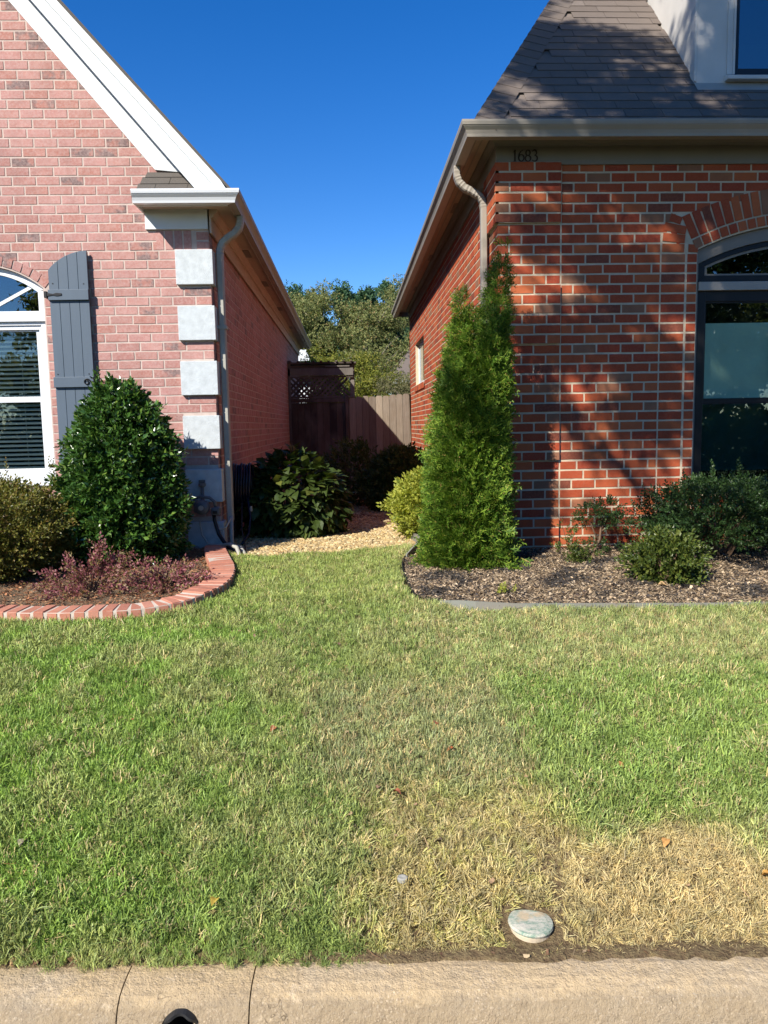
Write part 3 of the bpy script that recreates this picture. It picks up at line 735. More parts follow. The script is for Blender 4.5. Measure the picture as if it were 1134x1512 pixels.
mb.prism([(x0+.064, 2.792), (x0+.084, 2.806), (x0+.084, i2[-1][1]), (x0+.064, o2[0][1])], yb+.0085, yb+.03)
mb.build('transom_stop', 'taupe', win)
MB().prism([(x0+.03, 2.76), (x1-.03, 2.76)]+arc_pts(WXC, WZC-.005, 1.975, x1-.03, x0+.03, 16), yb+.02, yb+.024).build('pane', 'glass_dark', win)
mb = MB()
for a, b_ in ((x0, WXC-.0), ):
    pass
def frame_rect(mb, xa, xb, za, zb, w_, ya, yb_, wt=None, wb=None):
    wt = wt or w_; wb = wb or w_
    mb.box(xa, xa+w_, ya, yb_, za, zb); mb.box(xb-w_, xb, ya, yb_, za, zb)
    mb.box(xa+w_, xb-w_, ya, yb_, zb-wt, zb); mb.box(xa+w_, xb-w_, ya, yb_, za, za+wb); return mb
xm = WXC
for xa, xb in ((x0, xm-.03), (xm+.03, x1)):
    frame_rect(MB(), xa, xb, WZB, 2.664, .075, yb, yb+.06, .085, .06).build('frame', 'black', win, .003)
    frame_rect(MB(), xa+.005+.07, xb-.075, 1.745, 2.579, .012, yb+.012, yb+.04).build('upper_sash', 'black', win)
    MB().box(xa+.055, xb-.055, yb+.004, yb+.05, 1.727, 1.775).build('meeting_rail', 'black', win, .003)
    MB().box(xa+.076, xb-.076, yb+.024, yb+.028, 1.775, 2.58).build('pane', 'glass', win)
    MB().box(xa+.055, xb-.055, yb+.040, yb+.044, 1.08, 1.73).build('pane', 'glass_dark', win)
MB().box(xm-.03, xm+.03, yb-.004, yb+.07, WZB, 2.664).build('mullion', 'taupe', win)
mb = MB(); mb.box(x0+.13, x1, YR+.22, YR+.226, 1.15, 2.42); mb.build('roller_shade', 'curtain', win)
mb = MB(); mb.box(WX0-.3, WX1+.3, YR+1.2, YR+1.22, .5, 3.9); mb.box(WX0-.3, WX1+.3, YR+.12, YR+1.2, .5, .52); mb.box(WX0-.3, WX1+.3, YR+.12, YR+1.2, 3.3, 3.32)
mb.box(WX0-.32, WX0-.3, YR+.12, YR+1.2, .5, 3.9); mb.box(WX1+.3, WX1+.32, YR+.12, YR+1.2, .5, 3.9); mb.build('room', 'room', win)
mb = MB(); mb.box(WX0, WX1, YR-.03, YR+.1, WZB-.03, WZB); mb.build('sill', 'taupe', win, .003)
# side window
sw = bpy.data.objects.new('window', None); sw.location = (XR+.06, SWY0, SWZ0); link(sw, RH)
mb = MB(); X0 = XR+.05
for a, b_, c_, d_ in ((SWY0, SWY0+.06, SWZ0, SWZ1), (SWY1-.06, SWY1, SWZ0, SWZ1), (SWY0+.06, SWY1-.06, SWZ0, SWZ0+.06), (SWY0+.06, SWY1-.06, SWZ1-.06, SWZ1)): mb.box(X0, X0+.05, a, b_, c_, d_)
mb.build('frame', 'white', sw, .003); MB().box(X0+.02, X0+.024, SWY0+.06, SWY1-.06, SWZ0+.06, SWZ1-.06).build('pane', 'glass', sw)
MB().box(X0+.05, X0+.06, SWY0+.0, SWY1-.0, SWZ0+.0, SWZ1).build('blind', 'white', sw)

# house number 1683
hn = bpy.data.objects.new('house_number', None); hn.location = (1.355, YR-.025, 3.683); link(hn, RH)
def stroke(pts, ws, x, z, s):
    mb = MB(); n = len(pts)
    L_, R_ = [], []
    for i, (a, b) in enumerate(pts):
        p0, p1 = pts[max(0, i-1)], pts[min(n-1, i+1)]; d = Vector((p1[0]-p0[0], p1[1]-p0[1])).normalized(); q = Vector((-d.y, d.x))*ws[i]/2
        L_.append((x+(a+q.x)*s, z+(b+q.y)*s)); R_.append((x+(a-q.x)*s, z+(b-q.y)*s))
    y0, y1 = YR-.030, YR-.0225
    for i in range(n-1): mb.prism([L_[i], L_[i+1], R_[i+1], R_[i]], y0, y1)
    return mb
def circ(cx, cz, rx, rz, a0, a1, n=16): return [(cx+rx*math.cos(R(a0+(a1-a0)*i/n)), cz+rz*math.sin(R(a0+(a1-a0)*i/n))) for i in range(n+1)]
def wts(n, a, b): return [a+(b-a)*abs(math.sin(math.pi*i/n)) for i in range(n+1)]
digs = [[([(.0, .78), (.12, .88), (.17, 1.0)], [.03, .05, .03]), ([(.17, 1.0), (.17, .0)], [.13, .13]), ([(.03, .01), (.31, .01)], [.03, .03])],
        [(circ(.30, .30, .24, .29, 0, 360, 20), [.05+.08*abs(math.cos(R(18*i))) for i in range(21)]), ([(.06, .34), (.10, .62), (.24, .85), (.46, .98)], [.12, .11, .08, .04])],
        [(circ(.28, .25, .25, .25, 0, 360, 20), [.05+.08*abs(math.cos(R(18*i))) for i in range(21)]), (circ(.28, .74, .19, .23, 0, 360, 18), [.05+.07*abs(math.cos(R(20*i))) for i in range(19)])],
        [(circ(.24, .26, .25, .26, -150, 90, 16), wts(16, .04, .14)), (circ(.22, .75, .20, .23, -90, 160, 14), wts(14, .04, .13))]]
for i, dg_ in enumerate(digs):
    mb = MB()
    for pts, ws in dg_:
        q = stroke(pts, ws, [1.362, 1.402, 1.458, 1.515][i], 3.684, .088); mb.add(q.v, q.f)
    mb.build('digit', 'brass', hn)

# ================================================================== LEFT HOUSE
YL, XL = 7.05, -1.195
LH = root('brick_house', (XL, YL, .4), 'pink brick gabled house with white trim, quoins and slate shutter, on the left', 'house')
LXC, LZC, LR_ = -3.195, 2.226, .825; LX0, LX1, LZB = -3.73, -2.655, 1.12
larc = arc_pts(LXC, LZC, LR_, LX1, LX0, 14)
XEL = -8.0
mb = MB(); y0, y1 = YL, YL+.11
def rake(x): return 3.83-1.175*(x+1.625)          # underside of frieze board on the gable
pk = -4.6
mb.prism([(LX1, .2), (XL, .2), (XL, 3.6), (-1.45, 3.75), (LX1, rake(LX1)+.15)], y0, y1)
mb.prism([(LX0, .2), (LX1, .2), (LX1, LZB), (LX0, LZB)], y0, y1)
mb.prism([(LX0, rake(LX0)+.15)]+list(reversed(larc))+[(LX1, rake(LX1)+.15)], y0, y1)
mb.prism([(XEL, .2), (LX0, .2), (LX0, rake(LX0)+.15), (pk, rake(pk)+.15), (XEL, 3.6)], y0, y1)
mb.box(XL-.10, XL, YL+.111, 19.0, .2, 3.55); mb.box(XEL, XL-.1, 18.9, 19.0, .2, 3.55); mb.box(XEL, XEL+.1, YL+.11, 18.9, .2, 3.55)
mb.build('wall', 'mortar_l', LH)
B = Bricks(); ROT_R = Euler((0, 0, math.pi/2)).to_matrix()
QT = [3.160-.481*i for i in range(6)]          # quoin tops
CO = .0788; ZL0 = 3.160-34*CO; BH = .0660; BL = .189
for k in range(-1, 70):
    z = ZL0+CO*k+CO/2
    if z < .42: continue
    xr = XL+.0035
    if z > 3.335:
        xr = -1.20
        xr = min(xr, -1.605-(z-3.80)/1.175+.10) if z > 3.5 else -1.20
    segs = [(-4.3, xr)]
    if z < 3.335: pass
    for qt in QT:
        if qt-.31 < z < qt+.005 and z-BH/2 > qt-.315: segs = subtract(segs, -1.493, XL+.02)
    if 3.335-BH/2 < z+.0 < 3.55: segs = subtract(segs, -1.732, XL+.05)
    if 3.16 < z < 3.335: segs = subtract(segs, -1.62, XL+.02)
    if z < LZC: segs = subtract(segs, LX0, LX1) if z > LZB-.03 else segs
    ring = LR_+.013+.078+.010
    if z > 2.80-.02 and z < LZC+ring-.03:
        hw = math.sqrt(max(0, (ring-.006)**2-(z+BH*.35-LZC)**2)); segs = subtract(segs, LXC-hw, LXC+hw)
    elif LZB-.03 < z <= 2.80: segs = subtract(segs, LX0-.088, LX1+.088)
    if z > 3.5: segs = [(a, min(b, xr)) for a, b in segs if a < xr]
    run_row(B, segs, z, YL, (.0 if k % 2 else .101)+(.05 if k % 4 == 2 else 0)-.012)
    if LZB-.03 < z <= 2.80: B.put((LX1+.045, YL, z), I3, .068)
# soldier bricks under the frieze block
x = -1.655
while x < XL-.14:
    B.put((x+.034, YL, 3.2475), ry(math.pi/2), .162, .066); x += .0803
B.put((XL-.055, YL, 3.2275-.028), I3, .105); B.put((XL-.055, YL, 3.2275+.055), I3, .105)
# arch ring of headers
a0 = math.acos((LX1+.0-LXC)/LR_)-.02; n = 15
for i in range(n):
    a = a0+(math.pi-2*a0)*(i+.5)/n; rr = LR_+.013+.039
    B.put((LXC+rr*math.cos(a), YL-.003, LZC+rr*math.sin(a)), ry(math.pi/2-a), (math.pi-2*a0)*rr/n-.012, .078)
# side wall facing right
for k in range(-1, 36):
    z = ZL0+CO*k+CO/2
    if z < .42 or z > 3.33: continue
    a = YL-.0035
    for qt in QT:
        if qt-.315 < z-BH/2 and z < qt+.005: a = YL+.13
    if z > 3.16: pass
    run_row(B, [(a, 18.95)], z, XL, (.0 if k % 2 else .101), 'y', ROT_R)
B.emit(LH, 'brick_l', 'brick_lj')
for qt in QT:
    b_ = max(qt-.298, .42)
    mb = MB(); mb.prism([(-1.488, YL-.045), (XL+.032, YL-.045), (XL+.032, YL+.125), (XL-.05, YL+.125), (XL-.05, YL+.02), (-1.488, YL+.02)], b_, qt, 'z')
    mb.build('quoin', 'stucco', LH, .004)
# frieze block, side frieze, soffits
MB().box(-1.735, XL+.0, YL-.03, YL-.001, 3.335, 3.525).build('frieze_block', 'white', LH, .003)
MB().box(XL+.0145, XL+.032, YL-.03, 19, 3.30, 3.50).build('side_frieze', 'soffit', LH, .002)
mb = MB(); cpl = [(0, 0), (.014, 0), (.02, .02), (.05, .05), (.055, .07), (0, .07)]
extrude(mb, cpl, (XL+.032, YL-.03, 3.43), (XL+.032, 19, 3.43), (1, 0, 0)); mb.build('crown_moulding', 'soffit', LH)
mb = MB(); mb.prism([(-1.735, 6.82), (-.985, 6.82), (-.985, 19.1), (XL+.03, 19.1), (XL+.03, YL-.03), (-1.735, YL-.03)], 3.500, 3.515, 'z'); mb.build('soffit', 'soffit', LH)
for yv in (8.6, 10.4, 12.6, 15): MB().box(-1.11, -1.04, yv, yv+.35, 3.4955, 3.4995).build('soffit_vent', 'taupe', LH)
mb = MB(); mb.box(-1.735, -.985, 6.803, 6.82, 3.47, 3.60); mb.box(-1.75, -1.735, 6.803, YL, 3.47, 3.60); mb.build('fascia', 'white', LH, .002)
mb = MB(); mb.box(-.985, -.97, 6.82, 19.1, 3.47, 3.60); mb.build('fascia', 'greige', LH, .002)
GPL = [(a, h*.92) for a, h in GP]
mb = MB(); extrude(mb, GPL, (-1.757, 6.803, 3.475), (-.985, 6.803, 3.475), (0, -1, 0), 0, 1); mb.build('gutter', 'vinyl', LH)
mb = MB(); extrude(mb, GPL, (-.985, 6.803, 3.475), (-.985, 19.1, 3.475), (1, 0, 0), 1, 0); mb.build('gutter', 'greige', LH)
# rake boards on the gable
def slopeline(p, s): return lambda x: p[1]+(p[0]-x)*s
fi = slopeline((-1.625, 3.83), 1.195); bi = slopeline((-1.336, 3.706), 1.18); bo = slopeline((-.958, 3.575), 1.125)
mb = MB(); mb.prism([(-1.625, 3.83), (-1.32, 3.80), (-1.32, 3.93), (pk, bi(pk)+.12), (pk, fi(pk))], YL-.035, YL-.0155); mb.build('rake_frieze_board', 'white', LH, .003)
mb = MB(); mb.prism([(-1.22, 3.575), (-1.06, 3.575), (-1.10, bo(-1.10)-.105), (pk, bo(pk)-.105), (pk, bi(pk)), (-1.25, bi(-1.25))], 6.745, 6.775); mb.build('bargeboard', 'white', LH, .003)
mb = MB(); mb.prism([(-1.058, 3.575), (-.975, 3.578), (-1.03, bo(-1.03)+.01), (pk, bo(pk)+.01), (pk, bo(pk)-.103), (-1.11, bo(-1.11)-.103)], 6.728, 6.775); mb.build('rake_moulding', 'white', LH, .003)
mb = MB(); mb.add([(-1.22, 6.776, 3.60), (pk, 6.776, bi(pk)+.03), (pk, YL-.036, bi(pk)+.03), (-1.22, YL-.036, 3.60+.02)], [(0, 1, 2, 3)]); mb.build('rake_soffit', 'taupe', LH)
# roof slopes
def rt(x): return bo(x)+.035
mb = MB(); xe = -.93
mb.prism([(xe, rt(xe)-.03), (xe, rt(xe)), (pk, rt(pk)), (XEL-.3, 3.6), (XEL-.3, 3.57), (pk, rt(pk)-.05)], 6.72, 19.1)
lroof = mb.build('roof', 'shingle_g', LH)
for k in range(30):
    x = xe+.012-k*.085; z = rt(x)
    o = MB().box(-.085, .035, 6.705, 19.05, 0, .007, None); o.build('shingle_course', 'shingle_g', lroof, loc=None)
    ob = o
    mw = Matrix.Translation((x, 0, z+.003)) @ Matrix.Rotation(math.atan(1.125), 4, 'Y')
    ml = world_of(lroof).inverted() @ mw; ob.location = ml.to_translation(); ob.rotation_euler = ml.to_euler()
# cornice return roof with its few shingles
mb = MB(); mb.add([(-1.735, 6.80, 3.585), (-1.15, 6.80, 3.585), (-1.25, YL-.02, 3.80), (-1.70, YL-.02, 3.80), (-1.735, YL-.02, 3.585), (-1.15, YL-.02, 3.585)], [(0, 1, 2, 3), (0, 3, 4), (1, 5, 2)])
ret = mb.build('return_roof', 'shingle_g', LH)
sdir = Vector((0, YL-.02-6.80, .215)).normalized()
for row, (xa, xb, cutsx) in enumerate([(-1.742, -1.14, [-1.742, -1.59, -1.32, -1.14]), (-1.725, -1.19, [-1.725, -1.48, -1.22]), (-1.70, -1.24, [-1.70, -1.38, -1.24])]):
    p = Vector((0, 6.795, 3.590))+sdir*row*.115
    for a, b_ in zip(cutsx[:-1], cutsx[1:]):
        q0, q1 = p, p+sdir*(.13 if row < 2 else .10); up = Vector((0, -sdir.z, sdir.y))
        v = [Vector((x, q.y, q.z))+up*h for q, h in ((q0, 0), (q0, .008), (q1, .001)) for x in (a+.002, b_-.002)]
        MB().add(v, [(0, 1, 3, 2), (2, 3, 5, 4), (0, 2, 4), (1, 5, 3)]).build('shingle', 'shingle_g', ret, loc=((a+b_)/2, q0.y, q0.z))
# downspout with elbow, strap
downspout(LH, [(-.93, 7.17, 3.475), (-.93, 7.17, 3.43), (-.945, 7.17, 3.375), (-.985, 7.17, 3.33), (-1.04, 7.17, 3.295), (-1.095, 7.17, 3.25), (-1.12, 7.17, 3.19), (-1.125, 7.17, 3.12), (-1.125, 7.17, .75)], 'pipe', .042, .03, (0, 7))
MB().box(-1.165, -1.083, 7.12, 7.22, 2.49, 2.52).build('downspout_strap', 'pipe', LH)

# left window
lw = bpy.data.objects.new('window', None); lw.location = (LXC, YL+.05, LZB); link(lw, LH)
yf = YL+.045
a_o = arc_pts(LXC, LZC, LR_-.002, LX1-.002, LX0+.002, 16); a_i = arc_pts(LXC, LZC, LR_-.06, LX0+.065, LX1-.065, 16)
mb = MB(); mb.prism(a_o+a_i, yf, yf+.06); mb.box(LX1-.065, LX1-.002, yf+.001, yf+.06, 2.66, a_i[-1][1]+.01); mb.box(LX0+.002, LX0+.065, yf+.001, yf+.06, 2.66, a_i[0][1]+.01); mb.build('transom_frame', 'vinyl', lw, .003)
mb = MB(); mb.box(LX0-.0, LX1, yf-.025, yf+.06, 2.57, 2.659); mb.build('transom_board', 'vinyl', lw, .003)
MB().prism([(LX0+.06, 2.66), (LX1-.06, 2.66)]+arc_pts(LXC, LZC, LR_-.055, LX1-.06, LX0+.06, 16), yf+.03, yf+.034).build('pane', 'glass_dark', lw)
for (p, q) in (((-3.195, 2.66), (-2.78, 2.875)), ((-3.195, 2.66), (-3.61, 2.875))):
    d = Vector((q[0]-p[0], q[1]-p[1])).normalized(); nn = Vector((-d.y, d.x))*.014
    MB().prism([(p[0]+nn.x, p[1]+nn.y), (q[0]+nn.x, q[1]+nn.y), (q[0]-nn.x, q[1]-nn.y), (p[0]-nn.x, p[1]-nn.y)], yf+.02, yf+.045).build('muntin', 'vinyl', lw)
frame_rect(MB(), LX0, LX1, 1.135, 2.569, .055, yf, yf+.07, .03, .05).build('frame', 'vinyl', lw, .003)
frame_rect(MB(), LX0+.057, LX1-.057, 1.187, 2.537, .022, yf+.015, yf+.07, .035, .022).build('frame_stop', 'vinyl', lw, .002)
frame_rect(MB(), LX0+.08, LX1-.08, 1.885, 2.50, .035, yf+.035, yf+.06, .012, .03).build('upper_sash', 'vinyl', lw, .003)
frame_rect(MB(), LX0+.08, LX1-.08, 1.21, 1.9, .035, yf+.022, yf+.045, .035, .06).build('lower_sash', 'vinyl', lw, .003)
MB().box(LX0+.1, LX1-.1, yf+.045, yf+.049, 1.9, 2.5).build('pane', 'glass', lw)
MB().box(LX0+.1, LX1-.1, yf+.034, yf+.038, 1.25, 1.87).build('pane', 'glass', lw)
mb = MB(); mb.box(LX0-.01, LX1+.01, YL-.02, yf+.02, 1.118, 1.134); mb.build('sill', 'vinyl', lw, .003)
sv = MB().box(-.5, .5, -.021, .021, -.0012, .0012).mesh('slat_mesh', 'slat'); k = 0; z = 1.235
while z < 2.5:
    o = bpy.data.objects.new('blind_slat', sv); o.location = (LXC, yf+.10, z); o.rotation_euler = (.55+random.uniform(-.03, .03), 0, 0); link(o, lw); z += .0405; k += 1
for xx in (-2.93, -3.45): MB().box(xx-.0012, xx+.0012, yf+.072, yf+.0745, 1.2, 2.5).build('blind_cord', 'slat', lw)
MB().box(LX0-.2, LX1+.2, YL+.6, YL+.62, .9, 3.3).build('room', 'dark', lw)
mb = MB(); mb.box(LX1+.2, LX1+.22, YL+.12, YL+.6, .9, 3.3); mb.box(LX0-.22, LX0-.2, YL+.12, YL+.6, .9, 3.3); mb.box(LX0-.2, LX1+.2, YL+.12, YL+.6, 3.28, 3.3); mb.box(LX0-.2, LX1+.2, YL+.12, YL+.6, .9, .92); mb.build('room_side', 'dark', lw)

# shutter: boards, battens, hardware
sh = bpy.data.objects.new('shutter', None); sh.location = (-2.40, YL-.03, 1.25); link(sh, LH)
sx0, sx1 = -2.585, -2.245; bw = (sx1-sx0)/4
def top_at(x): # rounded shoulder towards the window
    t_ = min(1, max(0, (x-sx0)/(sx1-sx0))); return 2.99+.165*math.sin(math.pi/2*(t_**.8))
for i in range(4):
    a, b_ = sx0+bw*i+.0012, sx0+bw*(i+1)-.0012; pts = [(a, 1.25), (b_, 1.25)]+[(b_+(a-b_)*j/5, top_at(b_+(a-b_)*j/5)) for j in range(6)]
    MB().prism(pts, YL-.052, YL-.030).build('board', 'shutter', sh, .0022)
for z0, z1 in ((2.735, 2.825), (1.985, 2.075), (1.30, 1.39)):
    MB().box(sx0-.003, sx1+.003, YL-.078, YL-.0525, z0, z1).build('batten', 'shutter', sh, .003)
MB().box(sx0+.01, sx1-.01, YL-.030, YL-.012, 1.27, 2.95).build('backing', 'black', sh)
mb = MB(); mb.prism([(sx0-.03, 2.765), (sx0+.04, 2.775), (sx0+.07, 2.768), (sx0+.115, 2.774), (sx0+.115, 2.792), (sx0+.07, 2.796), (sx0+.04, 2.788), (sx0-.03, 2.80)], YL-.084, YL-.079); mb.box(sx0-.035, sx0-.012, YL-.088, YL-.0, 2.755, 2.81); mb.build('strap_hinge', 'iron', sh, .001)
mb = MB(); pts = []
for i in range(22):
    a = i/21*math.pi*2.6; r_ = .030*(1-i/30); pts.append((sx1-.052+r_*math.cos(a), YL-.085, 2.028+r_*math.sin(a)))
mb.tube(pts, .0055, 6); mb.tube([(sx1-.02, YL-.085, 2.03), (sx1+.02, YL-.083, 2.022), (sx1+.06, YL-.06, 2.03), (sx1+.075, YL-.01, 2.03)], [.008, .009, .007, .006], 6); mb.build('shutter_dog', 'iron', sh)
for px_, pz in ((sx0+.035, 2.88), (sx1-.04, 2.875), (sx0+.03, 2.10), (sx1-.04, 2.10)): MB().lathe([(.006, -.054), (.006, -.050)], (px_, YL, pz), 'y', 8).build('screw', 'iron', sh)

# ================================================================== GATE, FENCE, BORDER
YF = 15.5
fn = root('picket_fence', (.6, YF, .33), 'weathered grey dog-eared picket fence closing the gap beside the gate', 'fence')
x = .005; i = 0
while x < 1.235:
    w_ = min(random.uniform(.128, .142), 1.243-x); top = 2.165+random.uniform(-.012, .012)+.05*(x/1.2); e = .028; dy = (i % 2)*.006+random.uniform(-.002, .002); i += 1
    MB().prism([(x+.0025, .30), (x+w_-.0025, .30), (x+w_-.0025, top-e), (x+w_-e, top), (x+e, top), (x+.0025, top-e)], YF+dy-.016, YF+dy).build('picket', 'fence', fn, .0025, loc=(x+w_/2, YF, 1.2)); x += w_
MB().box(.0, 1.243, YF+.0065, YF+.0095, .35, 2.13).build('backing_board', 'gate', fn)  # added dark sheet, stops light showing through the picket gaps
for z in (.75, 1.9): MB().box(0, 1.243, YF+.010, YF+.045, z, z+.09).build('rail', 'fence', fn)
gt = root('garden_gate', (-.58, YF, .33), 'dark stained board gate under a lattice arbor between the two houses', 'gate')
x = -1.135; 
while x < -.10:
    w_ = min(random.uniform(.12, .135), -.075-x); i += 1; MB().box(x+.0025, x+w_-.0025, YF-.02-(i % 2)*.005, YF-(i % 2)*.003, .36, 2.07).build('board', 'gate', gt, .002, loc=(x+w_/2, YF, 1.2)); x += w_
MB().box(-1.17, -.05, YF+.0015, YF+.008, .36, 2.07).build('backing_board', 'black', gt)  # added black sheet, stands in for shade between the gate boards
MB().box(-1.18, -.05, YF-.055, YF-.021, 2.075, 2.155).build('top_rail', 'gate', gt, .004)
MB().box(-.073, -.0, YF-.07, YF+.03, .40, 2.20).build('post', 'gate', gt, .005); MB().box(-1.19, -1.14, YF-.06, YF+.03, .40, 2.9).build('post', 'arbor', gt, .005)
MB().box(.035, .125, YF+.05, YF+.14, 2.17, 2.82).build('post', 'arbor', gt, .005)
MB().box(.04, .12, YF+.02, YF+.048, 2.1, 2.80).build('post_board', 'arbor', gt, .005)
la = bpy.data.objects.new('lattice', None); la.location = (-.5, YF, 2.4); link(la, gt)
def clip_strip(x0, s_):  # diagonal strip clipped to the panel
    za, zb = 2.20, 2.56; return (x0, za, x0+s_*(zb-za), zb)
for s_, yy in ((1, YF-.012), (-1, YF-.004)):
    for k in range(-2, 18):
        xa, za, xb, zb = clip_strip(-1.30+k*.105, s_)
        if max(xa, xb) > .10 or min(xa, xb) < -1.36: continue
        w2 = .021*1.414
        MB().prism([(xa-w2, za), (xa+w2, za), (xb+w2, zb), (xb-w2, zb)], yy-.007, yy).build('lattice_strip', 'gate', la)
for z0, z1 in ((2.16, 2.20), (2.56, 2.595)): MB().box(-1.18, .10, YF-.03, YF+.012, z0, z1).build('lattice_rail', 'gate', la, .003)
MB().box(-1.19, .10, YF-.06, YF-.032, 2.60, 2.745).build('beam', 'arbor', gt, .004)
MB().box(-1.19, .16, YF-.10, YF+.30, 2.825, 2.86).build('top_slat', 'gate', gt, .004)
MB().box(-1.19, .13, YF-.02, YF+.08, 2.75, 2.80).build('beam', 'gate', gt, .004)
for k in range(9): MB().box(-1.15+k*.15, -1.11+k*.15, YF-.14, YF+.34, 2.861, 2.885).build('cross_slat', 'gate', gt, .003)
MB().box(-.45, .03, YF-.085, YF-.061, 2.765, 2.79).build('trim_strip', 'arbor', gt, .003)

# brick border of the left bed
bb = root('brick_border', (-1.6, 4.75, .43), 'curved border of orange-red bricks on edge around the left planting bed', 'brick border')
pts = []
for i in range(len(BORD)-1):
    a, b = Vector(BORD[i]), Vector(BORD[i+1])
    for k in range(20): pts.append(a.lerp(b, k/20))
for _ in range(60): pts = [pts[0]]+[(pts[i-1]+pts[i]*2+pts[i+1])/4 for i in range(1, len(pts)-1)]+[pts[-1]]
cum = [0]
for i in range(1, len(pts)): cum.append(cum[-1]+(pts[i]-pts[i-1]).length)
def at_len(s):
    i = min(max(1, int(np.searchsorted(cum, s))), len(pts)-1); t_ = (s-cum[i-1])/(cum[i]-cum[i-1]); p = pts[i-1].lerp(pts[i], t_)
    j, l = max(0, i-4), min(len(pts)-1, i+4); d = (pts[l]-pts[j]).normalized(); return p, d
bbm = []
for sd_ in range(5):
    r_ = random.Random(sd_); mb = MB().box(-.035, .035, 0, .185, -.06, .085); me = mb.mesh('border_brick', 'brick_b')
    bm = bmesh.new(); bm.from_mesh(me); bmesh.ops.bevel(bm, geom=bm.edges[:], offset=.006, segments=2, affect='EDGES')
    for v in bm.verts: v.co += Vector((r_.uniform(-.001, .001), r_.uniform(-.001, .001), r_.uniform(-.001, .001)))
    bm.to_mesh(me); bm.free(); bbm.append(me)
s = .04; first = True
while s < cum[-1]-.03:
    p, d = at_len(s); ang = math.atan2(d.y, d.x)
    o = bpy.data.objects.new('brick', random.choice(bbm)); o.location = (p.x, p.y, zg(p.y)+random.uniform(-.004, .003)); o.rotation_euler = (random.uniform(-.02, .02), random.uniform(-.015, .015), ang+random.uniform(-.012, .012)); link(o, bb)
    s += .0835
mb = MB(); N = 160
for i in range(N+1):
    p, d = at_len(cum[-1]*i/N); nn = Vector((-d.y, d.x)); z = zg(p.y)
    for a, h in ((.004, -.06), (.004, .080), (.178, .080), (.178, -.06)): mb.v.append((p.x+nn.x*a, p.y+nn.y*a, z+h))
for i in range(N):
    for k in range(3): a = i*4+k; mb.f.append((a, a+1, a+5, a+4))
mb.build('mortar', 'mortar_b', bb)

# bed edging strip
ed = root('garden_edging', (.4, 5.4, .45), 'low weathered green plastic edging strip around the right bed', 'garden edging')
def strip(path, th, h0, h1, lean=0):
    mb = MB(); n = len(path)
    for i, (x, y, hh) in enumerate(path):
        a = Vector(path[max(0, i-1)][:2]); b = Vector(path[min(n-1, i+1)][:2]); d = (b-a).normalized(); q = Vector((-d.y, d.x))*th; z = zg(y)
        for s_, h in ((-1, h0), (-1, hh), (1, hh), (1, h0)): mb.v.append((x+q.x*s_+q.x*lean*h/th, y+q.y*s_, z+h))
    for i in range(n-1):
        for k in range(4): a = i*4+k; c = i*4+(k+1) % 4; mb.f.append((a, c, c+4, a+4))
    mb.f.append((0, 1, 2, 3)); mb.f.append(tuple((n-1)*4+k for k in (3, 2, 1, 0))); return mb
E1 = [(.50, 9.6, .04), (.505, 8.4, .05), (.53, 7.6, .075), (.58, 7.1, .105), (.605, 6.8, .125), (.575, 6.5, .12), (.50, 6.3, .09), (.44, 6.18, .06)]
strip(E1, .006, -.05, .1).build('edging_strip', 'edging', ed)
E2 = [(.425, 6.16, .05), (.385, 5.9, .05), (.375, 5.6, .045), (.385, 5.35, .04), (.40, 5.0, .035), (.45, 4.88, .035), (.58, 4.775, .04)]
strip(E2, .004, -.05, .1).build('edging_strip', 'black', ed)
E3 = [(.55, 4.79, .045), (.66, 4.71, .07), (.76, 4.665, .075), (1.0, 4.65, .06), (1.5, 4.64, .05), (2.0, 4.61, .045), (2.57, 4.58, .045), (4.4, 4.5, .045)]
strip(E3, .005, -.05, .1).build('edging_strip', 'edging', ed)

# ================================================================== METER, HOSE, CLEANOUT
gm = root('gas_meter', (-1.30, 6.93, .5), 'dark grey gas meter with regulator and pipes on the corner quoins', 'gas meter')
MB().lathe([(.028, -.05), (.062, -.04), (.068, 0), (.062, .045), (.03, .055)], (-1.325, 6.87, .905), 'y', 20).build('regulator', 'meter', gm, smooth=True)
MB().lathe([(.022, -.012), (.022, 0)], (-1.325, 6.815, .905), 'y', 14).build('regulator_cap', 'pipe', gm)
MB().box(-1.245, -1.165, 6.83, 6.93, .835, .905).build('meter_body', 'meter', gm, .018); MB().box(-1.225, -1.185, 6.825, 6.832, .85, .875).build('dial', 'black', gm)
MB().box(-1.40, -1.37, 6.85, 6.93, .86, .97).build('bracket', 'meter', gm, .01)
MB().tube([(-1.335, 6.965, 1.12), (-1.335, 6.965, 1.0), (-1.33, 6.93, .96), (-1.33, 6.90, .94)], [.016, .016, .02, .02], 10).build('riser_pipe', 'meter', gm, smooth=True)
MB().lathe([(.022, -.02), (.034, -.01), (.034, .012), (.02, .02)], (-1.335, 6.965, 1.10), 'z', 10).build('valve', 'meter', gm); MB().box(-1.36, -1.30, 6.94, 6.95, 1.12, 1.145).build('valve_handle', 'meter', gm, .004)
MB().tube([(-1.40, 6.88, .93), (-1.39, 6.88, .985), (-1.34, 6.88, 1.0), (-1.26, 6.88, .99), (-1.215, 6.88, .95), (-1.21, 6.88, .90)], .014, 10).build('loop_pipe', 'meter', gm, smooth=True)
MB().tube([(-1.23, 6.90, .85), (-1.225, 6.9, .78), (-1.19, 6.88, .66), (-1.12, 6.84, .56), (-1.02, 6.75, .50), (-.99, 6.72, .42)], .017, 10).build('outlet_hose', 'black', gm, smooth=True)
cb = root('conduit', (-1.09, 6.9, .5), 'bent grey conduit and cables curling over the brick border end beside the downspout', 'conduit')
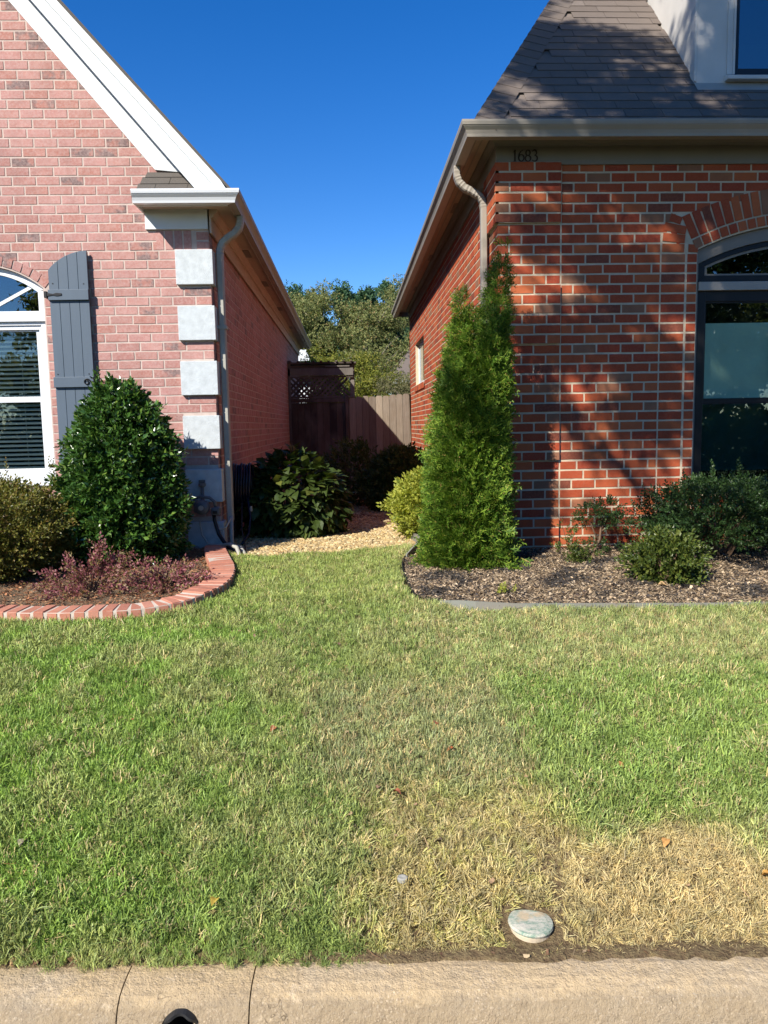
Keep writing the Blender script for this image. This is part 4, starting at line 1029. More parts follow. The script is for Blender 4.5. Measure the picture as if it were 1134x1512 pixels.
MB().tube([(-1.10, 7.05, .80), (-1.10, 7.03, .60), (-1.09, 7.0, .45)], .019, 10).build('stub_pipe', 'pipe', cb, smooth=True)
MB().tube([(-1.22, 6.94, .75), (-1.21, 6.90, .72), (-1.17, 6.88, .70), (-1.13, 6.92, .715), (-1.105, 6.98, .77), (-1.10, 7.01, .79)], .009, 8).build('cable', 'pipe', cb, smooth=True)
MB().tube([(-1.36, 6.90, .78), (-1.34, 6.88, .66), (-1.28, 6.84, .575), (-1.18, 6.78, .575), (-1.06, 6.66, .60), (-.985, 6.55, .585), (-.955, 6.5, .52), (-.95, 6.48, .44)], [.008, .008, .009, .010, .016, .018, .018, .018], 8).build('cable', 'pipe', cb, smooth=True)
MB().tube([(-1.06, 6.72, .585), (-.97, 6.66, .57), (-.93, 6.58, .53), (-.905, 6.5, .47), (-.89, 6.42, .44)], [.012, .016, .02, .02, .018], 8).build('conduit_elbow', 'pipe', cb, smooth=True)
MB().tube([(-1.02, 7.2, .9), (-1.0, 7.0, .68), (-.95, 6.8, .55), (-.92, 6.62, .48)], .007, 6).build('cable', 'black', cb, smooth=True)
hr = root('hose_reel', (-1.1, 7.62, .6), 'dark navy garden hose coiled on a reel on the shaded side wall', 'hose reel')
for k in range(7):
    x = -1.135+k*.026; P = [(x+.006*math.sin(a*3), 7.60+(.15+.006*(k % 2))*math.cos(a), 1.05+(.20-.008*(k % 3))*math.sin(a)) for a in [2*math.pi*i/28 for i in range(29)]]
    MB().tube(P, .0125, 6, cap=False).build('hose_coil', 'hose', hr, smooth=True)
MB().lathe([(.09, -.03), (.09, .19)], (-1.15, 7.60, 1.05), 'x', 16).build('drum', 'black', hr); MB().box(-1.17, -1.15, 7.5, 7.7, .95, 1.15).build('bracket', 'black', hr)
MB().tube([(-1.0, 7.45, .93), (-.97, 7.4, .75), (-.98, 7.3, .60), (-1.02, 7.1, .53)], .0125, 6).build('hose_end', 'hose', hr, smooth=True)
MB().lathe([(.012, 0), (.016, .01), (.012, .05)], (-.965, 7.42, .80), 'z', 8).build('nozzle', 'pipe', hr)

cc = root('drain_cleanout', (.535, 2.275, -.02), 'round cleanout cap with flaked green and white paint beside the kerb', 'cleanout cap')
cc_c = (.535, 2.250, .016)
MB().lathe([(.063, -.08), (.066, .004), (.062, .010)], cc_c, 'z', 32).build('pipe_collar', 'mortar_r', cc, smooth=False)
mb = MB(); mb.lathe([(.069, .006), (.0715, .012), (.069, .019), (.05, .022), (.0, .0225)], cc_c, 'z', 36); capo = mb.build('cap', 'cap', cc, loc=(.535, 2.250, .026))
capo.rotation_euler = (-.02, .05, 0)
sc_ = root('small_drain_cap', (.14, 2.40, .06), 'tiny clear round cap lying in the straw-coloured grass', 'cap'); MB().lathe([(.016, 0), (.018, .012), (.012, .014), (0, .012)], (.14, 2.40, .095), 'z', 16).build('cap_disc', 'pipe', sc_)

# ================================================================== PLANTS
def leaf(L=1., W=.5, fold=.15, curl=.1, hi=False):
    if hi:
        v = [(0, 0, 0), (-W*.42, .25*L, fold*W), (0, .28*L, 0), (W*.42, .25*L, fold*W), (-W*.5, .55*L, fold*W-curl*.2), (0, .6*L, -curl*.2), (W*.5, .55*L, fold*W-curl*.2), (0, L, -curl)]
        f = [(0, 2, 1), (0, 3, 2), (1, 2, 5), (1, 5, 4), (2, 3, 6), (2, 6, 5), (4, 5, 7), (5, 6, 7)]
    else:
        v = [(0, 0, 0), (-W/2, .45*L, fold*W), (W/2, .45*L, fold*W), (0, L, -curl), (0, .45*L, 0)]
        f = [(0, 4, 1), (0, 2, 4), (1, 4, 3), (4, 2, 3)]
    return np.array(v, float), np.array(f, int)
def sprig(n, length, lw, ll, seed=0, spread=1.0, hi=False, pairs=False, droop=0.):
    """a twig along +y with n leaves around it"""
    r = np.random.default_rng(seed); Vs, Fs, off = [], [], 0
    for i in range(n):
        t_ = (i+.5)/n; pos = np.array([0, length*t_, -droop*t_*t_]); a = i*2.4+r.uniform(-.3, .3) if not pairs else (i//2)*1.57+(i % 2)*math.pi
        if i == n-1: tilt_ = .15
        else: tilt_ = r.uniform(.6, 1.15)*spread
        d = np.array([math.sin(tilt_)*math.cos(a), math.cos(tilt_), math.sin(tilt_)*math.sin(a)])
        T = frames([pos], [d], scale=[r.uniform(.75, 1.1)], up=[np.array([0, -.6, 1.])+r.normal(size=3)*.25])[0]
        v, f = leaf(ll, lw, .18, .08*ll, hi); v = v @ T[:3, :3].T + T[:3, 3]
        Vs.append(v); Fs.append(f+off); off += len(v)
    # thin stem
    w_ = .03*ll; v = np.array([(-w_, 0, 0), (w_, 0, 0), (0, length, -droop)]); Vs.append(v); Fs.append(np.array([[0, 1, 2]])+off)
    return np.concatenate(Vs), np.concatenate(Fs)
def lump(a, h, k, s): return noise.noise(Vector((math.cos(a)*k, math.sin(a)*k, h*k*1.3))+Vector((s, s*2, -s)))
def crown(n, cx, cy, z0, H, prof, lumpy=.15, seed=1, inner=.45, up=.35, sx=1., sy=1., k=2.2):
    """points in a lumpy body of revolution and outward directions"""
    r = np.random.default_rng(seed); hs = np.linspace(0, 1, 60); rad = np.interp(hs, [p[0] for p in prof], [p[1] for p in prof])
    cdf = np.cumsum(rad+.02*rad.max()); cdf /= cdf[-1]
    h = np.interp(r.random(n), cdf, hs); a = r.random(n)*2*math.pi; R0 = np.interp(h, hs, rad)
    dep = 1-inner*r.random(n)**1.7
    lm = np.array([1+lumpy*2*lump(aa, hh*H/max(rad.max(), .1), k, seed) for aa, hh in zip(a, h)])
    rr = R0*dep*lm; P = np.stack([cx+rr*np.cos(a)*sx, cy+rr*np.sin(a)*sy, z0+h*H], 1)
    slope = -np.gradient(rad, hs*H); ns = np.interp(h, hs, slope)
    N = np.stack([np.cos(a), np.sin(a), np.clip(ns, -.6, 2)*.7+up], 1); N /= np.linalg.norm(N, axis=1, keepdims=True); N += r.normal(size=N.shape)*.38
    return P, N, h
def stems(parent, cx, cy, z0, H, rad, n=6, mat='twig', r0=.012):
    mb = MB()
    for i in range(n):
        a = random.uniform(0, 6.28); q = random.uniform(.2, .7)*rad
        mb.tube([(cx+.02*math.cos(a), cy+.02*math.sin(a), z0-.03), (cx+q*.5*math.cos(a), cy+q*.5*math.sin(a), z0+H*.4), (cx+q*math.cos(a), cy+q*math.sin(a), z0+H*.8)], [r0, r0*.7, r0*.35], 5)
    return mb.build('stem', mat, parent)
def shrub(name, label, cx, cy, H, prof, mat, n, protos, smin=.8, smax=1.2, group=None, cat='shrub', z0=None, stem=True, cname='foliage', **kw):
    z0 = float(zg(cy)) if z0 is None else z0; t_ = root(name, (cx, cy, z0), label, cat, group)
    P, N, h = crown(n, cx, cy, z0+kw.pop('lift', 0.02), H, prof, **kw)
    merged(cname, protos, frames(P, N, scale=RNG.uniform(smin, smax, len(P))), mat, t_, kind='stuff')
    if stem: stems(t_, cx, cy, z0, H, max(p[1] for p in prof))
    return t_
def dark_core(t_, cx, cy, z0, H, prof, f=.6):
    pass
hs_ = [sprig(8, .085, .028, .052, s) for s in range(5)]
hb = shrub('holly_bush', 'tall glossy dark green holly trimmed to a rounded cone before the shutter', -1.86, 6.38, 1.44,
      [(0, .30), (.08, .37), (.25, .425), (.45, .41), (.65, .35), (.8, .265), (.92, .15), (1, .02)], 'holly', 4600, hs_, .8, 1.25, lumpy=.17, inner=.6, k=3.6)
P = []; N = []
for (bx, bh) in ((-1.98, .16), (-1.70, .10), (-1.88, .05), (-1.52, .0), (-2.1, -.12)):
    zt = zg(6.3)+1.40+bh-(abs(bx+1.86)*.55)
    for k in range(5): P.append((bx+.01*k*random.uniform(-1, 1), 6.25, zt-.05*k)); N.append((random.uniform(-.2, .2), -.1, 1))
merged('top_shoot', hs_, frames(P, N), 'holly', hb, kind='stuff')
ab = [sprig(9, .09, .012, .022, 30+s) for s in range(5)]
ob_ = shrub('olive_shrub', 'loose olive green small-leaved shrub at the left edge below the window', -2.82, 5.95, .66, [(0, .32), (.3, .56), (.6, .58), (.85, .45), (1, .15)], 'abelia', 9000, ab, .9, 1.5, lumpy=.2, inner=.6, k=3)
P = [(x_, 5.95, zg(5.95)+.70+dz_) for x_ in (-2.28, -2.25, -2.6) for dz_ in (-.04, .02, .08, .13)]
merged('top_shoot', ab, frames(P, [(.05*random.uniform(-1, 1), 0, 1) for _ in P]), 'abelia', ob_, kind='stuff')
# loropetalum: arching sprays
lp = root('plum_leaved_shrub', (-1.85, 5.25, .465), 'low plum and pink leaved shrub with arching sprays inside the brick border', 'shrub')
P, N = [], []; mb = MB()
def spray_plant(cx, cy, z0, sprays, sc=1., wob=.02):
    for (dx, dy, dz, n) in sprays:
        pts_ = []
        for i in range(7):
            t_ = i/6; pts_.append(Vector((cx+dx*t_, cy+dy*t_, z0+dz*(t_**.75)*(1-.0*t_)+random.uniform(-wob, wob)*.3)))
        mb.tube([tuple(p) for p in pts_], [.006*(1-.8*i/6) for i in range(7)], 4)
        for _ in range(n):
            t_ = random.uniform(.25, 1); i = min(5, int(t_*6)); q = pts_[i].lerp(pts_[i+1], t_*6-i)
            P.append(tuple(q+Vector((random.gauss(0, wob), random.gauss(0, wob), random.gauss(0, wob))))); d = (pts_[i+1]-pts_[i]).normalized()
            N.append(tuple(d+Vector((random.gauss(0, .4), random.gauss(0, .4), random.gauss(0, .3)))))
random.seed(3)
sp_ = [(.10, -.05, .36, 34), (.16, .05, .28, 28), (-.10, -.05, .26, 28), (.28, 0, .27, 32), (.38, -.05, .22, 28), (-.25, -.08, .18, 26), (-.36, -.05, .12, 22), (-.18, .1, .2, 22), (0, -.25, .10, 20), (-.2, -.2, .08, 20), (.2, -.2, .12, 20), (.40, .05, .12, 22), (0, .12, .3, 22), (.2, .15, .22, 20), (-.05, -.12, .18, 22)]
spray_plant(-1.80, 5.27, .465, sp_, wob=.02)
mb.build('stem', 'twig', lp); lo_ = [sprig(7, .065, .014, .026, 60+s) for s in range(5)]
merged('foliage', lo_, frames(P, N, scale=RNG.uniform(.8, 1.2, len(P))), 'loro', lp, kind='stuff')
lp2 = root('plum_leaved_shrub', (-1.28, 5.3, .47), 'smaller low plum leaved shrub, right of the arching one, in bed shade', 'shrub')
P, N = [], []; mb = MB(); spray_plant(-1.30, 5.32, .465, [(dx, dy, dz, 24) for dx, dy, dz in ((.1, 0, .17), (-.1, 0, .18), (.22, .05, .13), (-.2, .05, .14), (.0, -.2, .08), (.2, -.15, .07), (-.2, -.15, .08), (.3, 0, .07), (0, .1, .2), (.1, .1, .15))], wob=.028)
mb.build('stem', 'twig', lp2); merged('foliage', lo_, frames(P, N, scale=RNG.uniform(.8, 1.2, len(P))), 'loro', lp2, kind='stuff')
# hydrangea with large leaves, each its own part
hy = root('hydrangea_shrub', (-.60, 8.0, .47), 'large-leaved dark green shrub in shade against the left house wall', 'shrub')
prof = [(0, .40), (.15, .50), (.4, .54), (.65, .46), (.85, .28), (1, .06)]
P, N, h = crown(1900, -.60, 8.0, .50, .85, prof, lumpy=.14, seed=9, inner=.5, up=.1, k=3)
N[:, 2] -= .25; T = frames(P, N, scale=RNG.uniform(.8, 1.25, len(P)), up=np.tile([0, 0, 1.], (len(P), 1))+RNG.normal(size=(len(P), 3))*.25)
lf = leaf(.115, .078, .12, .03, True)
front = np.where(P[:, 1] < 8.0-.12)[0][:290]; rest = np.setdiff1d(np.arange(len(P)), front)
lme = np_mesh('broad_leaf', lf[0], lf[1], 'hydr', True)
for i in front:
    o = bpy.data.objects.new('leaf', lme); mw = Matrix([list(map(float, r_)) for r_ in T[i]]); l, q, s_ = mw.decompose(); o.location = l; o.rotation_euler = q.to_euler(); o.scale = s_; link(o, hy)
merged('leaf', [lf], T[rest], 'hydr', hy, kind='stuff'); stems(hy, -.60, 8.0, .46, .7, .5, 9)
mid = [sprig(8, .10, .03, .06, 80+s) for s in range(5)]
shrub('dark_shrub', 'thin dark leafy shrub behind the broad-leaved one, before the gate', .0, 11.2, .92, [(0, .2), (.3, .38), (.7, .42), (1, .1)], 'deep', 520, mid, lumpy=.3, inner=.8)
shrub('dark_shrub', 'rounded dark green shrub in shade at the foot of the right side wall', .70, 10.3, .80, [(0, .32), (.3, .45), (.6, .46), (.85, .3), (1, .08)], 'deep', 1500, mid, lumpy=.2, inner=.5)
gl = [sprig(7, .07, .024, .040, 100+s, droop=.015) for s in range(5)]
shrub('golden_shrub', 'bright yellow-green shrub lit by the sun beside the conical evergreen', .74, 7.3, .64, [(0, .12), (.25, .27), (.55, .33), (.8, .26), (1, .06)], 'gold', 1500, gl, lumpy=.25, inner=.6, k=4)
br = [sprig(9, .09, .018, .034, 120+s) for s in range(5)]
shrub('round_shrub', 'small round yellowish-green shrub at the front of the right bed', 2.17, 5.2, .30, [(0, .13), (.25, .19), (.55, .20), (.8, .15), (1, .04)], 'bushr', 560, br, .9, 1.25, lumpy=.32, inner=.8, k=4.5)
dh = [sprig(10, .10, .014, .024, 140+s) for s in range(5)]
t_ = shrub('spreading_holly', 'wide dark small-leaved holly with bare legs in front of the right window', 2.95, 5.95, .42, [(0, .42), (.2, .58), (.55, .60), (.8, .5), (1, .25)], 'dholly', 2700, dh, .8, 1.2, lumpy=.32, inner=.65, lift=.17, k=3.2, stem=False)
stems(t_, 2.95, 5.95, .48, .5, .5, 12, 'twig', .016)
P, N, h = crown(1500, 3.75, 5.95, .65, .40, [(0, .4), (.4, .55), (1, .2)], lumpy=.25, seed=5, inner=.6); merged('side_foliage', dh, frames(P, N), 'dholly', t_, kind='stuff')
P = [(2.55+.0*k, 5.8, 1.02+.035*k) for k in range(4)]+[(2.78, 5.8, 1.08+.035*k) for k in range(4)]+[(3.02, 5.85, 1.1+.03*k) for k in range(4)]; merged('top_shoot', dh, frames(P, [(random.uniform(-.2, .2), 0, 1) for _ in P]), 'dholly', t_, kind='stuff')
# cloud-pruned little holly on a bare stem
tp = root('twiggy_holly', (1.92, 6.08, .49), 'small twiggy holly with a leafy head on a bare leaning stem by the bricks', 'shrub')
mb = MB(); mb.tube([(1.90, 5.98, .48), (1.93, 6.0, .56), (1.985, 6.03, .66), (2.0, 6.05, .74), (2.05, 6.06, .82)], [.012, .010, .011, .009, .005], 6)
mb.tube([(1.98, 6.03, .65), (1.93, 6.0, .72), (1.90, 6.0, .80)], [.007, .006, .004], 5); mb.tube([(2.0, 6.05, .72), (2.10, 6.05, .77), (2.17, 6.05, .79)], [.006, .005, .003], 5)
mb.tube([(1.70, 5.95, .50), (1.74, 5.98, .66), (1.81, 6.0, .80)], [.005, .004, .003], 5); mb.build('stem', 'twig', tp)
P, N = [], []
for cx, cz, rx, rz_2, n in ((1.90, .865, .10, .06, 90), (2.04, .90, .11, .07, 110), (2.14, .80, .11, .04, 60), (2.07, .80, .07, .04, 40), (1.82, .80, .04, .03, 16), (1.96, .60, .09, .04, 40), (2.1, .585, .08, .025, 20), (1.86, .58, .06, .04, 26)):
    q = RNG.normal(size=(n, 3)); q /= np.linalg.norm(q, axis=1, keepdims=True); P += list(np.array([cx, 6.04, cz])+q*np.array([rx, rx*.8, rz_2])*RNG.uniform(.5, 1, (n, 1))); N += list(q+np.array([0, 0, .4]))
sm = [sprig(8, .05, .012, .021, 160+s) for s in range(4)]
merged('foliage', sm, frames(P, N, scale=RNG.uniform(.7, 1.1, len(P))), 'dholly', tp, kind='stuff')
sg = root('leafy_sprig', (1.72, 5.82, .48), 'low pale green sprig plant, leftmost in the right bed after the evergreen', 'plant')
P, N = [], []; mb = MB()
for dx, dz in ((-.10, .34), (-.06, .26), (-.17, .18), (.02, .2), (.07, .15), (.13, .13), (.0, .12), (-.03, .3), (.17, .1)):
    mb.tube([(1.72, 5.82, .47), (1.72+dx*.6, 5.82, .47+dz*.6), (1.72+dx, 5.82, .47+dz)], [.004, .003, .002], 4)
    for k in range(int(10+dz*22)):
        t_2 = random.uniform(.2, 1); P.append((1.72+dx*t_2+random.gauss(0, .015), 5.80+random.gauss(0, .03), .48+dz*t_2)); N.append((dx+random.gauss(0, .5), random.gauss(0, .5), .5))
mb.build('stem', 'twig', sg); merged('foliage', sm, frames(P, N), 'bushr', sg, kind='stuff')
wd = root('weed_tuft', (.98, 4.95, .47), 'tiny pale green weed tuft on the mulch before the evergreen', 'weed')
merged('foliage', sm, frames(RNG.normal(size=(14, 3))*[.05, .02, .006]+[.98, 4.95, .49], RNG.normal(size=(14, 3))*.5+[0, 0, 1]), 'gold', wd, kind='stuff')

# arborvitae: vertical fan sprays
def arb_spray(seed):
    r = np.random.default_rng(seed); Vs, Fs, off = [], [], 0
    def strand(p, d, L, w_, depth):
        nonlocal off
        d = d/np.linalg.norm(d); nrm = np.array([0, 0, 1.]); side = np.cross(d, nrm)
        q = p+d*L; mid_ = p+d*L*.55
        Vs.append(np.array([p-side*w_*.4, p+side*w_*.4, mid_+side*w_, q, mid_-side*w_])+np.array([0, 0, 1])*r.uniform(-.004, .004)); Fs.append(np.array([[0, 1, 2], [0, 2, 4], [4, 2, 3]])+off); off += 5
        if depth == 0: return
        n = 5 if depth == 2 else 3
        for i in range(n):
            t_ = (i+.8)/(n+.8); s_ = 1 if i % 2 else -1; a = s_*r.uniform(.5, .85)
            dd = d*math.cos(a)+side*math.sin(a)+nrm*r.uniform(-.25, .25)
            strand(p+d*L*t_, dd, L*(.62 if depth == 2 else .5)*(1.1-.5*t_), w_*.8, depth-1)
    strand(np.zeros(3), np.array([0, 1., 0]), .085, .0042, 2)
    return np.concatenate(Vs), np.concatenate(Fs)
av = root('arborvitae', (.92, 5.92, .49), 'tall narrow bright green conical evergreen at the brick house corner', 'tree')
as_ = [arb_spray(s) for s in range(8)]
def arb_crown(n, cx, cy, z0, H, prof, seed, leanx, inner=.42):
    P, N, h = crown(n, cx, cy, z0, H, prof, lumpy=.24, seed=seed, inner=inner, up=.0, k=6.5)
    P[:, 0] += leanx*(h**1.3); s_ = RNG.random(n); N[:, 2] = RNG.uniform(.35, 1.5, n); flip = RNG.random(n) < .18*(1-h); N[flip, 2] = RNG.uniform(-.7, -.1, flip.sum())
    return P, N, h
pA = [(0, .29), (.05, .33), (.18, .335), (.35, .31), (.55, .265), (.72, .20), (.86, .135), (.95, .075), (1, .02)]
Pl, Nl = [], []; ra = random.Random(5)
plumes = [(.02, 0, 2.42, .28, .145), (.05, -.02, 2.36, .25, .12), (-.13, -.03, 2.10, .13, .085), (-.12, -.05, 1.95, .12, .09)]
for i in range(7): a_ = i*.9+.3; plumes.append((.12*math.cos(a_), .12*math.sin(a_), ra.uniform(1.5, 1.95), .20+.04*math.cos(a_), ra.uniform(.085, .11)))
for i in range(13): a_ = i*.483+.1; rr_ = ra.uniform(.15, .20); plumes.append((rr_*math.cos(a_), rr_*math.sin(a_), ra.uniform(.75, 1.55), .10+.06*math.cos(a_), ra.uniform(.085, .12)))
for i, (px_, py_, H_p, ln_, r_p) in enumerate(plumes):
    q = crown(int(560*H_p), .89+px_, 5.92+py_, .50, H_p, [(0, r_p*.9), (.15, r_p*1.1), (.5, r_p), (.8, r_p*.72), (.93, r_p*.42), (1, .012)], lumpy=.30, seed=300+i, inner=.75, up=.0, k=3.5)
    q[0][:, 0] += ln_*(q[2]**1.2)*(H_p/2.42); q[0][:, 0] += (q[0][:, 0]-.95)*.12*(q[2] < .12)
    out = np.stack([np.full(len(q[0]), px_), np.full(len(q[0]), py_), np.zeros(len(q[0]))], 1)*2.2
    nn_ = q[1]+out; nn_[:, 2] = RNG.uniform(.5, 1.6, len(nn_)); fl_ = RNG.random(len(nn_)) < .16; nn_[fl_, 2] = RNG.uniform(-.5, .2, fl_.sum())
    Pl.append(q[0]); Nl.append(nn_)
P = np.concatenate(Pl); N = np.concatenate(Nl); hh_ = (P[:, 2]-.5)/2.4
up_ = np.stack([P[:, 0]-.95, P[:, 1]-5.92, np.zeros(len(P))], 1)+RNG.normal(size=(len(P), 3))*.35    # fans face outwards-ish
merged('crown', as_, frames(P, N, scale=(1.15-.40*np.clip(hh_, 0, 1))*RNG.uniform(.8, 1.3, len(P)), up=up_), 'arb', av, kind='stuff')
MB().tube([(.92, 5.93, .45), (.95, 5.93, 1.3), (1.0, 5.93, 1.9)], [.045, .035, .02], 8).build('trunk', 'bark', av)
for (bx, bz, dx) in ((1.14, .60, .9), (1.18, .56, 1.), (1.12, .78, .8)):
    q = RNG.normal(size=(26, 3))*[.05, .06, .035]+[bx-.06*np.sign(dx), 5.72, bz]; merged('low_branch', as_, frames(q, RNG.normal(size=(26, 3))*.3+[dx, -.5, -.12], scale=np.full(26, 1.15)), 'arb', av, kind='stuff')

# ================================================================== BACKGROUND
def tree(name, label, cx, cy, z0, H, cr, mat, nleaf, leafL, trunk_r, mat_t='bark', group=None, seed=0, low=.3, limbs=9, squash=1., clump=.16, keep=None, prot=None, lean=None):
    rnd = random.Random(seed); r = np.random.default_rng(seed); t_ = root(name, (cx, cy, z0), label, 'tree', group)
    mb = MB(); tips = []
    top = Vector((cx+rnd.uniform(-.05, .05)*H, cy, z0+H*.8)) if lean is None else Vector(lean); base = Vector((cx, cy, z0-.1))
    tr = [base.lerp(top, i/6)+Vector((rnd.uniform(-.02, .02)*H*(i > 0), rnd.uniform(-.02, .02)*H*(i > 0), 0)) for i in range(7)]
    mb.tube(tr, [trunk_r*(1-.8*i/6) for i in range(7)], 8)
    for i in range(limbs):
        f_ = low+(1-low)*(i+.5)/limbs*.95; j = min(5, int(f_*6)); p = tr[j].lerp(tr[j+1], f_*6-j); a = i*2.4+rnd.uniform(-.4, .4)
        hz = (f_-low)/(1-low); ln = cr*(1-.55*hz)*rnd.uniform(.8, 1.1)
        e = p+Vector((math.cos(a)*ln, math.sin(a)*ln*squash, ln*rnd.uniform(.25, .7)+.1*H*hz)); m_ = p.lerp(e, .5)+Vector((0, 0, .12*ln))
        if lean is not None and (e.z+.96*e.y < 6.6 or e.x-.79*e.y < -4.4): continue
        rr = trunk_r*.42*(1-.5*hz); mb.tube([p, p.lerp(m_, .5), m_, m_.lerp(e, .5), e], [rr, rr*.8, rr*.6, rr*.4, rr*.2], 5); tips.append((e, 1)); tips.append((m_, .7))
        for k in range(5 if lean is None else 12):
            q = p.lerp(e, rnd.uniform(.35, .95)); d = Vector((rnd.gauss(0, 1), rnd.gauss(0, 1), rnd.gauss(.3, .7))).normalized(); q2 = q+d*ln*rnd.uniform(.3, .55)
            if lean is not None and (q2.z+.96*q2.y < 6.4 or q2.x-.79*q2.y < -4.2): continue
            mb.tube([q, q.lerp(q2, .5)+Vector((0, 0, .05*ln)), q2], [rr*.3, rr*.2, rr*.08], 4); tips.append((q2, .8)); tips.append((q.lerp(q2, .6), .6))
    tips.append((tr[-1], 1)); mb.build('trunk', mat_t, t_)
    per = max(1, nleaf//len(tips)); P = []
    for e, s_ in tips:
        q = r.normal(size=(per, 3)); q /= np.linalg.norm(q, axis=1, keepdims=True); P.append(np.array(e)+q*(cr*clump*s_*1.6)*(r.random((per, 1))**.5)*np.array([1, 1, .7]))
    P = np.concatenate(P)
    if keep is not None: P = P[keep(P)]
    N = r.normal(size=P.shape)+[0, 0, .1]
    merged('crown', prot or [sprig(5, leafL*1.2, leafL*.55, leafL, 200+s) for s in range(4)], frames(P, N, scale=r.uniform(.7, 1.2, len(P))), mat, t_, kind='stuff')
    return t_
G = 'trees beyond the garden fence'
tree('maple_tree', 'yellow-green small tree just beyond the gate arbor', -.35, 20.5, .35, 3.2, 1.6, 'lime', 4200, .07, .06, 'bark', G, 11, .45, 10, clump=.2)
tree('oak_tree', 'broad olive-green tree beyond the fence, left of the gap', -2.4, 31, .35, 6.9, 3.2, 'oak', 9500, .10, .16, 'palebark', G, 12, .2, 14, clump=.16)
tree('oak_tree', 'broad olive-green tree beyond the fence, centre of the gap', 1.0, 29.5, .35, 6.5, 3.3, 'oak', 9500, .10, .16, 'palebark', G, 13, .2, 14, clump=.16)
tree('oak_tree', 'olive-green tree with bare pale twigs near the roof eave on the right', 4.9, 28, .35, 5.8, 2.6, 'oak', 7000, .10, .14, 'palebark', G, 14, .2, 14, clump=.15)
tree('scrubby_tree', 'low grey-green twiggy tree just above the picket fence', 1.35, 18.6, .35, 2.6, 1.1, 'grey', 4200, .045, .05, 'palebark', G, 15, .35, 12, clump=.2)
tree('scrubby_tree', 'bare-branched crape myrtle in front of the far roof', .85, 21.5, .35, 3.9, 1.3, 'oak', 1500, .06, .06, 'palebark', G, 16, .3, 14, clump=.2)
for i, (x, y, H, lab) in enumerate([(-4.2, 46, 9.2, 'leftmost dark pine on the skyline'), (-1.9, 48, 10.3, 'second dark pine on the skyline from the left'), (.9, 46, 10.4, 'tallest dark pine above the centre of the gap'), (3.0, 49, 10.4, 'dark pine on the skyline right of the tallest'), (5.3, 46, 9.9, 'rightmost dark pine beside the right eave')]):
    tree('pine_tree', lab, x, y, .35, H, 1.9, 'pine', 6500, .20, .16, 'bark', 'dark pines on the skyline', 30+i, .45, 13, clump=.22)
for i, (x, y, H, lab) in enumerate([(-7.5, 30, 8, 'broad tree hidden behind the left house'), (8.5, 31, 8, 'broad tree hidden behind the right house')]):
    tree('oak_tree', lab, x, y, .35, H, 3.4, 'oak', 4500, .16, .2, 'bark', G, 50+i, .25, 12)
# neighbouring house roof on the right, pale outbuilding on the left
nh = root('neighbour_house', (5.0, 25, .35), 'far house with grey-brown roof seen between the trees and right house', 'house')
MB().box(2.2, 11, 25.6, 32, .3, 3.2).build('wall', 'brick_lj', nh)
mb = MB(); mb.add([(1.3, 25, 3.05), (11.5, 25, 3.05), (11.5, 29, 5.6), (3.2, 29, 5.6), (1.3, 33, 3.05), (11.5, 33, 3.05)], [(0, 1, 2, 3), (0, 3, 4), (3, 2, 5, 4)]); mb.build('roof', 'shingle', nh)
MB().box(1.25, 11.5, 24.95, 25.0, 2.93, 3.07).build('fascia', 'white', nh)
mb = MB(); mb.prism([(2.25, 3.35), (3.3, 4.35), (4.35, 3.35), (4.35, 3.2), (2.25, 3.2)], 24.7, 27); mb.build('front_gable', 'shingle', nh)
MB().prism([(2.05, 3.30), (2.15, 3.22), (3.3, 4.32), (3.3, 4.48)], 24.6, 24.68).build('bargeboard', 'white', nh)
os_ = root('white_outbuilding', (-1.9, 26, .35), 'pale outbuilding glimpsed through the lattice above the gate', 'shed')
MB().box(-3.4, -.85, 26, 28, .3, 3.2).build('wall', 'white', os_)
mb = MB(); mb.prism([(-3.6, 3.2), (-.7, 3.2), (-1.2, 3.7), (-2.9, 3.7)], 25.8, 28.2); mb.build('roof', 'shingle_g', os_)
MB().box(-1.95, -1.75, 25.5, 25.75, 3.4, 4.05).build('vent', 'white', os_, .02); MB().prism([(-1.62, 3.72), (-1.66, 4.08), (-1.34, 4.08), (-1.22, 3.72)], 25.4, 25.9).build('vent_hood', 'white', os_, .01)

# street tree whose crown shades the right house, and trees across the street (seen in the panes)
def keepfn(P):
    u = P[:, 0]-.79*P[:, 1]; v = P[:, 2]+.96*P[:, 1]
    return (u > -4.15+RNG.normal(size=len(P))*.12) & (v > 6.15+RNG.normal(size=len(P))*.15)
tree('street_tree', 'tall shade tree standing by the street behind the viewer', 1.4, -2.4, -.1, 11, 3.5, 'oak', 29000, .062, .17, 'bark', None, 71, .50, 32, clump=.055, keep=keepfn, lean=(-1.6, 1.4, 9.3))
tree('street_tree', 'dark leafy tree across the street reflected in the right window', 9.5, -8.5, -.1, 7.5, 3.2, 'deep', 3800, .2, .2, 'bark', None, 72, .2, 12, clump=.2)
tree('street_tree', 'second tree across the street reflected in the window panes', 15, -15, -.1, 10, 4.2, 'oak', 3200, .28, .25, 'bark', None, 73, .15, 12, clump=.2)
tree('street_tree', 'far tree across the street to the left of the viewer', -9.5, -15, -.1, 7, 3.6, 'oak', 2600, .28, .25, 'bark', None, 74, .2, 12, clump=.2)

